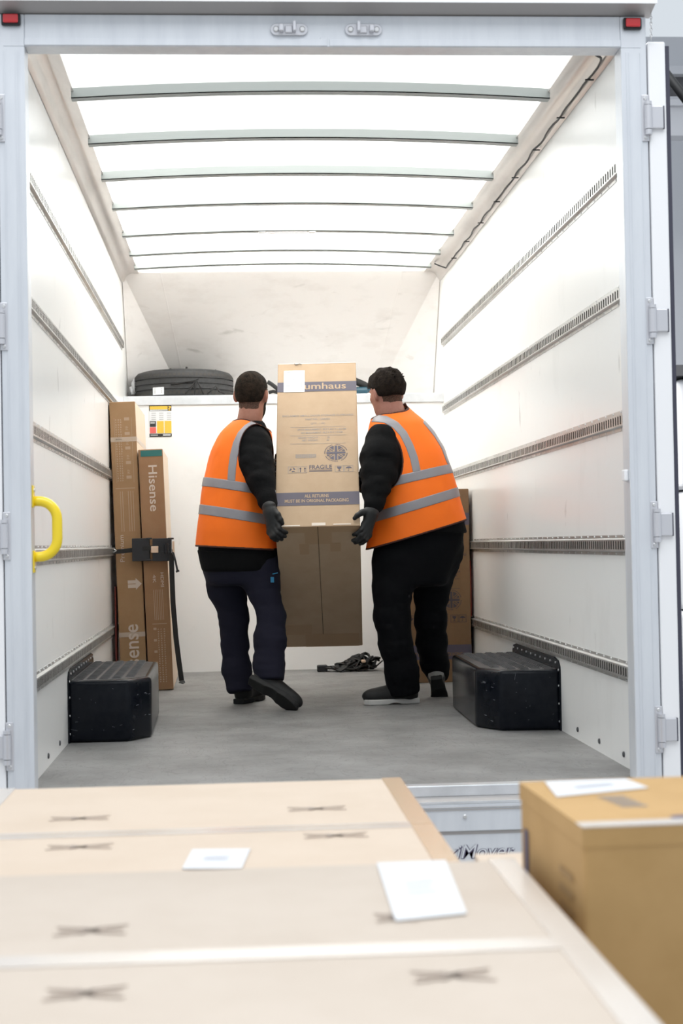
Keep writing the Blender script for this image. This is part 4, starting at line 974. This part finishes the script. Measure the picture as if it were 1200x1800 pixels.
# ---------------- person on the left of the carton
Y0 = 2.93
tl = [rowpx(716, 432, 452, 2.98, .05), rowpx(728, 424, 458, 2.98, .075), rowpx(738, 413, 466, 2.97, .10), rowpx(748, 400, 472, 2.96, .125), rowpx(765, 386, 477, 2.95, .15), rowpx(790, 373, 479, 2.94, .165), rowpx(820, 365, 479, 2.93, .175),
      rowpx(850, 358.5, 476, 2.92, .178), rowpx(890, 352, 476, 2.91, .185), rowpx(930, 347, 481, 2.90, .195), rowpx(970, 343.5, 488, 2.90, .20), rowpx(1000, 342, 489, 2.90, .20)]
FL = frame((.38, .92, -.12), (.05, 0, 1))
HL = A(442.5, 693.5, 2.97)
edge = A(484, 927, 2.555)
left = dict(root=(-.235, 2.9, 0), head=HL, headB=FL, skin=m_skin, hair=m_hair_b, hair_t=.006, hair_n=.0018, hair_s=(60, 60, 50), hair_low=-.038, hair_label='short dark hair faded at the neck', beard=True,
    neck=[(A(443, 700, 2.955), .056), (A(440, 730, 2.95), .058), (A(436, 752, 2.95), .07)], torso=tl, spine_y=2.93,
    hip_z=A(420, 975, Y0)[2], hem=(A(345, 960, 2.8)[2], (A(487, 967, 2.8)[2]-A(345, 960, 2.8)[2])/(A(487, 967, 2.8)[0]-A(345, 960, 2.8)[0]), A(345, 960, 2.8)[0]), hem_min=A(420, 985, 2.8)[2],
    arms=[armlist((449, 780, 2.86, .085), (451, 815, 2.79, .088), (460, 850, 2.70, .067), (470, 880, 2.62, .043), (473, 893, 2.59, .036)),
          armlist((415, 785, 3.08, .075), (450, 850, 3.22, .062), (478, 845, 3.2, .05), (482, 838, 3.19, .042))],
    legs=[armlist((393, 985, 2.98, .11), (399, 1035, 3.0, .098), (411, 1085, 3.03, .077), (412, 1130, 3.05, .071), (415.5, 1175, 3.04, .075), (421, 1207, 3.02, .073)),
          armlist((452, 990, 2.87, .112), (463, 1035, 2.83, .083), (477, 1085, 2.80, .070), (474, 1125, 2.77, .081), (472.5, 1165, 2.75, .078), (474, 1188, 2.73, .079))],
    hips=[rowpx(y, x0, x1, 2.915, d) for y, x0, x1, d in ((940, 352, 488, .185), (965, 351, 488, .185), (985, 355, 489, .185), (1010, 362, 488, .17), (1030, 368, 486, .15))], hip_top=A(420, 945, Y0)[2], hips_z0=A(420, 1028, Y0)[2],
    trouser_mat=m_navy, trouser_label='dark navy work trousers',
    armholes=[(A(455, 801, 2.80), (.105, .17, .172), None), (A(398, 800, 3.16), (.10, .12, .16), None)],
    collar=cl(418, 730, 460, 749, 2.9),
    bands=[('upper grey reflective band', A(400, 852, 2.75)[2], (A(447, 860, 2.75)[2]-A(358, 846, 2.75)[2])/(A(447, 860, 2.75)[0]-A(358, 846, 2.75)[0]), A(400, 852, 2.75)[0], .05),
           ('lower grey reflective band', A(405, 903, 2.75)[2], (A(463, 912, 2.75)[2]-A(349, 894, 2.75)[2])/(A(463, 912, 2.75)[0]-A(349, 894, 2.75)[0]), A(405, 903, 2.75)[0], .053)],
    braces=[([A(x, y, 2.78) for x, y in ((456, 737), (447, 743), (435, 751), (424, 763), (416, 780), (411, 800), (408, 822), (406, 850))], .042)],
    gloves=[dict(wrist=(A(473, 892, 2.585), A(475, 902, 2.575)), knuckles=[A(486, 918, 2.553), A(481, 925, 2.553), A(477, 931, 2.556), A(474, 936, 2.562)],
                 fingers=[[A(486, 918, 2.55), A(491, 929, 2.528), A(498, 934, 2.532), A(503.5, 936, 2.545)], [A(481, 925, 2.55), A(487, 936, 2.527), A(495, 941, 2.535), A(501, 943, 2.55)],
                          [A(477, 931, 2.553), A(482, 941, 2.53), A(489, 946, 2.54), A(495, 948, 2.552)], [A(474, 936, 2.56), A(478, 944, 2.54), A(483, 948, 2.548), A(487, 950, 2.56)]],
                 thumb=[A(481, 898, 2.565), A(488, 905, 2.545), A(493, 914, 2.535), A(496, 920, 2.535)]),
            dict(wrist=(A(481, 838, 3.19), A(485, 835, 3.18)), knuckles=[A(485, 818, 3.16), A(485, 824, 3.15), A(485, 830, 3.14), A(485, 837, 3.14)],
                 fingers=[[A(485, 818, 3.16), A(485.5, 808, 3.12), A(486, 803, 3.09), A(486, 800, 3.06)], [A(485, 824, 3.15), A(485.5, 816, 3.10), A(486, 811, 3.07), A(486, 809, 3.04)],
                          [A(485, 830, 3.14), A(485.5, 825, 3.09), A(486, 821, 3.06), A(486, 819, 3.03)], [A(485, 837, 3.14), A(485.5, 834, 3.1), A(486, 832, 3.08), A(486, 831, 3.06)]],
                 thumb=[A(484, 832, 3.2), A(485, 820, 3.22), A(485.5, 812, 3.22), A(486, 806, 3.21)])],
    shoes=[dict(o=(A(424, 1237, 2.99)[0], 3.05, .001), B=frame((.42, .9, 0), (0, 0, 1)), mat=m_boot, sole_mat=m_sole, label='black work shoe flat on the floor', sole_label='black sole'),
           dict(o=A(446, 1203, 2.69), B=frame((.70, -.24, -.43), (.42, .62, .66)), mat=m_boot, sole_mat=m_sole, label='black work shoe pushing off its toe', sole_label='black sole')])
pl_ = person('bearded person in orange safety vest and navy trousers holding the carton on its left side', left)
hz0, hz1 = A(420, 964, 2.9)[2], A(420, 1004, 2.9)[2]
def holster(P): return smax(smax(loft(P, left['hips'])-.012-.004*vn(P, (14, 14, 10), 2), np.abs(P[..., 2]-(hz0+hz1)/2)-(hz0-hz1)/2, .012), -(loft(P, left['hips'])+.008), .004)
lo_, hi_ = np.array([min(r[1]-r[2] for r in left['hips'])-.04, 2.66, hz1-.04]), np.array([max(r[1]+r[2] for r in left['hips'])+.04, 3.18, hz0+.04])
o = grow('tool_pocket', holster, lo_, hi_, .006, m_jump, pl_, 1); o['label'] = 'black holster pockets round the hips'; o.location = -Vector(left['root'])
# holster pocket, key loop and blue tab on the trousers
bq = MB(); R0 = Vector(left['root'])
for path in ([(349, 962), (350, 968), (353, 974), (354, 978)],): bq.tube([Vector(A(x, y, 2.86))-R0 for x, y in path], .004, 6)
bq.build('key_loop', m_web, pl_, smooth='full')
bq = MB(); p = Vector(A(478.5, 1019, 2.715))-R0; bq.box(p.x-.009, p.x+.009, p.y-.006, p.y+.02, p.z-.015, p.z+.014); lab(bq.build('pocket_tab', m_blue, pl_, bevel=.003), 'small blue tab')
bq = MB(); bq.tube([Vector(A(479, 1009, 2.715))-R0, Vector(A(488, 1007, 2.72))-R0], .003, 6); lab(bq.build('pocket_piping', m_blue, pl_), 'blue piping')

# ---------------- person on the right of the carton
Y1 = 2.88
tr_ = [rowpx(708, 676, 708, 2.98, .06), rowpx(718, 668, 717, 2.97, .09), rowpx(730, 656, 731, 2.96, .125), rowpx(742, 650, 746, 2.94, .15), rowpx(762, 645, 762, 2.93, .17), rowpx(790, 645, 779, 2.91, .185), rowpx(830, 650, 793.5, 2.89, .20),
       rowpx(860, 655, 803, 2.88, .21), rowpx(890, 655, 811, 2.87, .215), rowpx(915, 652, 819, 2.87, .22), rowpx(935, 648, 825, 2.87, .225), rowpx(965, 643, 832, 2.87, .23)]
FR = frame((-.52, .83, -.18), (-.10, 0, 1))
HR = A(679, 690, 2.93)
right = dict(root=(.55, 2.9, 0), head=HR, headB=FR, skin=m_skin_b, hair=m_hair, tufts=150, hair_t=.014, hair_n=.006, hair_s=(60, 60, 26), hair_low=-.018, hair_label='thick dark tousled hair', jaw=1.1,
    neck=[(A(680, 700, 2.93), .064), (A(686, 722, 2.93), .068), (A(692, 742, 2.93), .08)], torso=tr_, spine_y=2.89,
    hip_z=A(740, 945, Y1)[2], hem=(A(667, 960, 2.75)[2], (A(820, 914, 2.75)[2]-A(667, 960, 2.75)[2])/(A(820, 914, 2.75)[0]-A(667, 960, 2.75)[0]), A(667, 960, 2.75)[0]), hem_min=A(740, 975, 2.75)[2],
    arms=[armlist((671, 775, 2.80, .088), (667, 805, 2.74, .102), (664, 835, 2.69, .092), (661, 860, 2.64, .069), (657, 885, 2.59, .046), (654, 898, 2.57, .038)),
          armlist((715, 785, 3.05, .085), (675, 850, 3.2, .066), (648, 856, 3.17, .05), (643, 856, 3.16, .043))],
    legs=[armlist((696, 985, 2.83, .125), (689, 1040, 2.81, .099), (689, 1085, 2.80, .092), (695, 1130, 2.80, .083), (705, 1175, 2.82, .086), (708, 1208, 2.84, .088)),
          armlist((773, 970, 2.95, .128), (758, 1040, 2.98, .088), (757, 1090, 3.02, .082), (758, 1130, 3.08, .081), (764, 1165, 3.14, .074), (769, 1186, 3.17, .062))],
    hips=[rowpx(y, x0, x1, 2.88, d) for y, x0, x1, d in ((900, 668, 817, .185), (930, 664, 816, .19), (955, 661, 813, .19), (985, 658, 800, .185), (1010, 657, 790, .17), (1035, 657, 784, .15))], hip_top=A(740, 905, Y1)[2], hips_z0=A(740, 1030, Y1)[2],
    trouser_mat=m_black_tr, trouser_label='loose black trousers',
    armholes=[(A(661, 800, 2.74), (.128, .19, .19), [[.96, 0, .27], [0, 1, 0], [-.27, 0, .96]]), (A(745, 800, 3.16), (.11, .12, .16), None)],
    collar=cl(664, 729, 709, 708, 2.9),
    bands=[('upper grey reflective band', A(740, 835, 2.70)[2], (A(793, 822, 2.70)[2]-A(689, 846, 2.70)[2])/(A(793, 822, 2.70)[0]-A(689, 846, 2.70)[0]), A(740, 835, 2.70)[0], .05),
           ('lower grey reflective band', A(735, 886, 2.70)[2], (A(804, 864, 2.70)[2]-A(665, 906, 2.70)[2])/(A(804, 864, 2.70)[0]-A(665, 906, 2.70)[0]), A(735, 886, 2.70)[0], .053)],
    braces=[([A(x, y, 2.72) for x, y in ((660, 731), (680, 735), (697, 746), (710, 762), (720, 784), (727, 806), (732, 835))], .043), ([A(x, y, 2.8) for x, y in ((750, 742), (768, 764), (780, 786), (789, 812))], .03)],
    gloves=[dict(wrist=(A(655, 893, 2.575), A(652, 903, 2.565)), knuckles=[A(640, 922, 2.548), A(643, 930, 2.550), A(645, 936, 2.555), A(648, 941, 2.562)],
                 fingers=[[A(640, 922, 2.545), A(634, 932, 2.53), A(627, 938, 2.536), A(621.5, 940, 2.55)], [A(643, 930, 2.546), A(635, 941, 2.53), A(627, 948, 2.54), A(620, 950, 2.556)],
                          [A(645, 936, 2.55), A(638, 946, 2.535), A(630, 952, 2.545), A(624, 954, 2.558)], [A(648, 941, 2.558), A(643, 949, 2.545), A(637, 954, 2.552), A(633, 956, 2.562)]],
                 thumb=[A(646, 898, 2.56), A(636, 901, 2.54), A(628, 906, 2.532), A(623, 911, 2.532)]),
            dict(wrist=(A(643, 856, 3.16), A(638, 855, 3.15)), knuckles=[A(636, 840, 3.12), A(636, 846, 3.11), A(636, 852, 3.10), A(636, 859, 3.10)],
                 fingers=[[A(636, 840, 3.12), A(635, 832, 3.08), A(635, 828, 3.05), A(635, 826, 3.02)], [A(636, 846, 3.11), A(635, 840, 3.06), A(635, 837, 3.03), A(635, 836, 3.0)],
                          [A(636, 852, 3.10), A(635, 848, 3.05), A(635, 846, 3.02), A(635, 845, 2.99)], [A(636, 859, 3.10), A(635, 857, 3.06), A(635, 856, 3.04), A(635, 855, 3.02)]],
                 thumb=[A(637, 850, 3.17), A(636, 840, 3.18), A(635, 832, 3.18), A(635, 826, 3.17)])],
    shoes=[dict(o=(A(725, 1236, 2.82)[0], 2.85, .001), B=frame((-.97, -.12, 0), (0, 0, 1)), mat=m_boot, sole_mat=m_white_sole, laces=True, label='black trainer in profile', sole_label='off-white midsole'),
           dict(o=A(768, 1201, 3.06), B=frame((.16, .74, -.64), (0, .64, .74)), mat=m_boot, sole_mat=m_sole, heel_mat=m_grey_sh, label='black trainer lifting its heel', sole_label='black outsole')])
pr_ = person('dark haired person in orange safety vest and black trousers holding the carton from the right', right)
# ------------------------------------------------------------------ boxes waiting in front of the truck
GZ = -.55
b = MB(); b.box(-7, 7, -9, 14, GZ-.1, GZ); tag(b.build('ground', m_conc), 'grey concrete warehouse floor', 'floor', kind='structure')
def cross_mark(b, x, y, z, w=.075):
    for s in (-1, 1):
        b.ribbon([(x-w*.9, y-s*.022, z), (x-w*.3, y-s*.012, z), (x+w*.3, y+s*.014, z), (x+w*.9, y+s*.024, z)], (0, 1, 0), .0045, .0008)
        b.ribbon([(x-w*.25, y-s*.016, z), (x+w*.2, y+s*.012, z)], (0, 1, 0), .006, .0008)
    b.ribbon([(x-w*.8, y-.002, z), (x+w*.8, y+.003, z)], (0, 1, 0), .004, .0008)
def big_box(label, x0, x1, y0, y1, z1, m, seam=True, yaw=0.):
    r = empty('shipping_box', ((x0+x1)/2, (y0+y1)/2, GZ), (0, 0, yaw)); tag(r, label, 'box')
    w, d = (x1-x0)/2, (y1-y0)/2; H = z1-GZ
    b = MB(); n = 8                                    # top faces bulge a little
    b.box(-w, w, -d, d, 0, H-.003)
    b.build('shell', m, r, bevel=.006, segs=3)
    return r, w, d, H
r, w, d, H = big_box('long pale cardboard box nearer the truck, its top taped across the middle', -.93, .045, -2.93, -1.65, .282, m_card_pale, yaw=0.02)
b = MB(); b.box(-w-.001, w+.001, -.03, .028, H-.0034, H-.0015); lab(b.build('centre_tape', m_tape, r), 'clear tape along the middle')
b = MB(); b.box(-w, w, .0, .003, H-.004, H-.0008); b.build('flap_seam', m_tape_brown, r)
for s in (-1, 1):
    b = MB(); b.box(*sorted((s*(w-.045), s*(w+.0012))), -d-.001, d+.001, H-.0036, H-.0014); lab(b.build('edge_tape', m_tape_brown if s > 0 else m_tape, r), 'tape along the side edge')
R0 = Vector(((-.93+.045)/2, (-2.93-1.65)/2, GZ))
b = MB()
for px, py in ((140, 1437), (140, 1487), (557, 1420), (590, 1467)):
    c = CAM+(lambda D: D*((.282-CAM[2])/D[2]))(CF+(px-600)/FPX*CR-(py-900)/FPX*CU); b = MB(); cross_mark(b, c[0]-R0.x, c[1]-R0.y, H-.001, .07); b.build('crossed_mark', m_faint_mark, r)
def hit(px, py, z): D = CF+(px-600)/FPX*CR-(py-900)/FPX*CU; return CAM+D*((z-CAM[2])/D[2])
def paper(r, R0, H, corners, z, nm='shipping_label'):
    P = [Vector(hit(x, y, z))-R0 for x, y in corners]
    b = MB(); zz = H-.0008
    b.add([(p.x, p.y, zz) for p in P]+[(p.x, p.y, zz+.0012) for p in P], [(0, 1, 2, 3), (7, 6, 5, 4)]+[(k, (k+1) % 4, 4+(k+1) % 4, 4+k) for k in range(4)])
    o = lab(b.build(nm, m_paper, r), 'white paper label'); c = sum(P, Vector())/4
    b = MB(); ux = (P[2]-P[3])*.22; uy = (P[1]-P[2])*.06
    for k in (-1, 0, 1):
        q = Vector((c.x, c.y, zz+.0018))+uy*k*1.6; ux.z = uy.z = 0
        b.quad(q-ux-uy*.4, q+ux*(1 if k else .8)-uy*.4, q+ux*(1 if k else .8)+uy*.4, q-ux+uy*.4)
    b.build('label_print', mat('faint_label_ink', (.68, .69, .74), .6), o)
r.rotation_euler.z = 0
paper(r, R0, H, ((338, 1493), (440, 1492), (425, 1525.5), (320, 1527)), .282)
r, w, d, H = big_box('pale greyish cardboard box at the very front with a large white label', -.95, .082, -4.075, -3.035, .357, m_card_pale2)
R0 = Vector(((-.95+.082)/2, (-4.075-3.035)/2, GZ))
b = MB(); b.box(-w-.001, w+.001, -.032, .022, H-.0034, H-.0012); lab(b.build('centre_tape', m_tape, r), 'clear tape along the middle')
for s in (-1, 1):
    b = MB(); b.box(*sorted((s*(w-.04), s*(w+.0012))), -d-.001, d+.001, H-.0036, H-.0014); lab(b.build('edge_tape', m_tape, r), 'clear tape along the side edge')
b = MB()
for px, py, ww in ((160, 1633, .052), (150, 1743, .05), (795, 1712, .052), (695, 1610, .03)):
    c = hit(px, py, .357); b = MB(); cross_mark(b, c[0]-R0.x, c[1]-R0.y, H-.001, ww); b.build('crossed_mark', m_faint_mark, r)
paper(r, R0, H, ((662, 1517), (783, 1512), (820, 1605), (695, 1618)), .357)
# golden box on the right
r, w, d, H = big_box('tall golden brown cardboard box on the right with printed top', .112, .56, -3.376, -2.965, .467, m_card_gold)
r.rotation_euler.z = .03
R0 = Vector(((.112+.56)/2, (-3.376-2.965)/2, GZ))
b = MB(); b.box(-w-.0012, w+.0012, -d-.0012, d+.0012, H-.03, H-.0018); lab(b.build('top_tape', m_card_gold, r), 'tape over the top edges')
b = MB(); b.box(-w-.0016, w+.0016, -d-.0018, -d+.035, H-.003, H-.0012); lab(b.build('front_edge_tape', m_tape, r), 'clear tape on the front edge')
paper(r, R0, H, ((962, 1373), (1105, 1369), (1142, 1384), (978, 1399)), .467)
b = MB()
for k in range(5):
    c0, c1 = hit(1052+k*9, 1400+k*4, .467), hit(1100+k*9, 1399+k*4, .467); b.quad(*[(q[0]-R0.x, q[1]-R0.y+e, H-.0011) for q, e in ((c0, 0), (c1, 0), (c1, .012), (c0, .012))])
b.build('top_print', m_grey_ink, r)
b = MB(); c0, c1 = hit(1176, 1437, .467), hit(1215, 1433, .467); b.quad(*[(q[0]-R0.x, q[1]-R0.y+e, H-.0010) for q, e in ((c0, 0), (c1, 0), (c1, .02), (c0, .02))]); b.build('dark_print', m_ink, r)
b = MB(); b.quad((-w-.0018, d-.06, H-.16), (-w-.0018, d-.03, H-.16), (-w-.0018, d-.03, H-.07), (-w-.0018, d-.06, H-.07)); b.build('side_print', m_ink, r)
b = MB()
for k in range(3): b.quad((-w-.0018, -d+.06, H-.09-k*.025), (-w-.0018, -d+.14, H-.09-k*.025), (-w-.0018, -d+.14, H-.08-k*.025), (-w-.0018, -d+.06, H-.08-k*.025))
b.build('side_stamp', mat('faded_print', (.42, .26, .11), .7), r)
r, w, d, H = big_box('low pale box behind the golden box, showing one corner', .07, .5, -2.945, -2.692, .297, m_card_pale)
b = MB(); b.box(-w, w, -d, d, H-.0034, H-.0015); lab(b.build('top_tape', m_card_pale, r), 'tape')

# ------------------------------------------------------------------ warehouse beyond the truck
b = MB(); b.box(1.6, 7, 11.9, 12.0, GZ, 6.5); tag(b.build('wall_far', m_clad), 'grey cladding wall of the warehouse', 'wall', kind='structure')
b = MB(); b.box(-7, -1.6, 11.9, 12.0, GZ, 6.5); tag(b.build('wall_far_left', m_clad), 'grey cladding wall of the warehouse behind the left side', 'wall', kind='structure')
b = MB()
for x in (3.95, 4.9, 5.8): b.box(x, x+.03, 11.86, 11.9, GZ, 6.5)
tag(b.build('trim_8', m_alu), 'vertical joints of the cladding', 'trim', kind='structure')
b = MB(); b.box(3.0, 7, 8.9, 9.1, 4.6, 4.97); b.box(3.0, 7, 8.85, 9.15, 5.165, 5.24); b.box(3.0, 7, 8.85, 9.15, 4.87, 4.93); tag(b.build('roof_beam', m_clad, bevel=.005), 'pale steel beam of the warehouse behind the open door', 'beam', kind='structure')
b = MB(); b.box(3.0, 7, 8.95, 9.05, 4.95, 5.17); tag(b.build('beam_web', m_dark_steel), 'dark recess of the warehouse beam', 'beam', kind='structure')
r = empty('pallet_stack', (3.5, 6.4, GZ)); tag(r, 'white wrapped goods stacked at the right edge beyond the open door', 'goods')
for i, (z0, z1, dx) in enumerate(((0, .85, 0), (.86, 1.75, .02), (1.76, 2.58, -.01))):
    b = MB(); b.box(-.55+dx, .55, -.4, .4, z0, z1); b.build('wrapped_bale', m_wrap, r, bevel=.04, segs=4)
b = MB(); b.box(-.6, .6, -.45, .45, 2.6, 2.68); lab(b.build('shelf_beam', m_dark_steel, r), 'dark shelf beam on top')
b = MB(); b.tube([at(1140, 100, .7), at(1165, 122, .65), at(1230, 208, .5)], .018, 10); tag(b.build('hose', m_cable, smooth='full'), 'thick black hose beside the top of the open right door', 'hose')
b = MB()
for k in range(9):
    p = at(1144, 26+k*5.2, -.02); b.tube([(p[0]+.004*math.cos(a)*(1 if k % 2 else .4), p[1]+.004*math.cos(a)*(.3 if k % 2 else 1), p[2]+.007*math.sin(a)) for a in [2*math.pi*q/8 for q in range(9)]], .0014, 5)
tag(b.build('chain', m_rivet, smooth='full'), 'thin chain hanging from the right end of the rain gutter', 'chain')
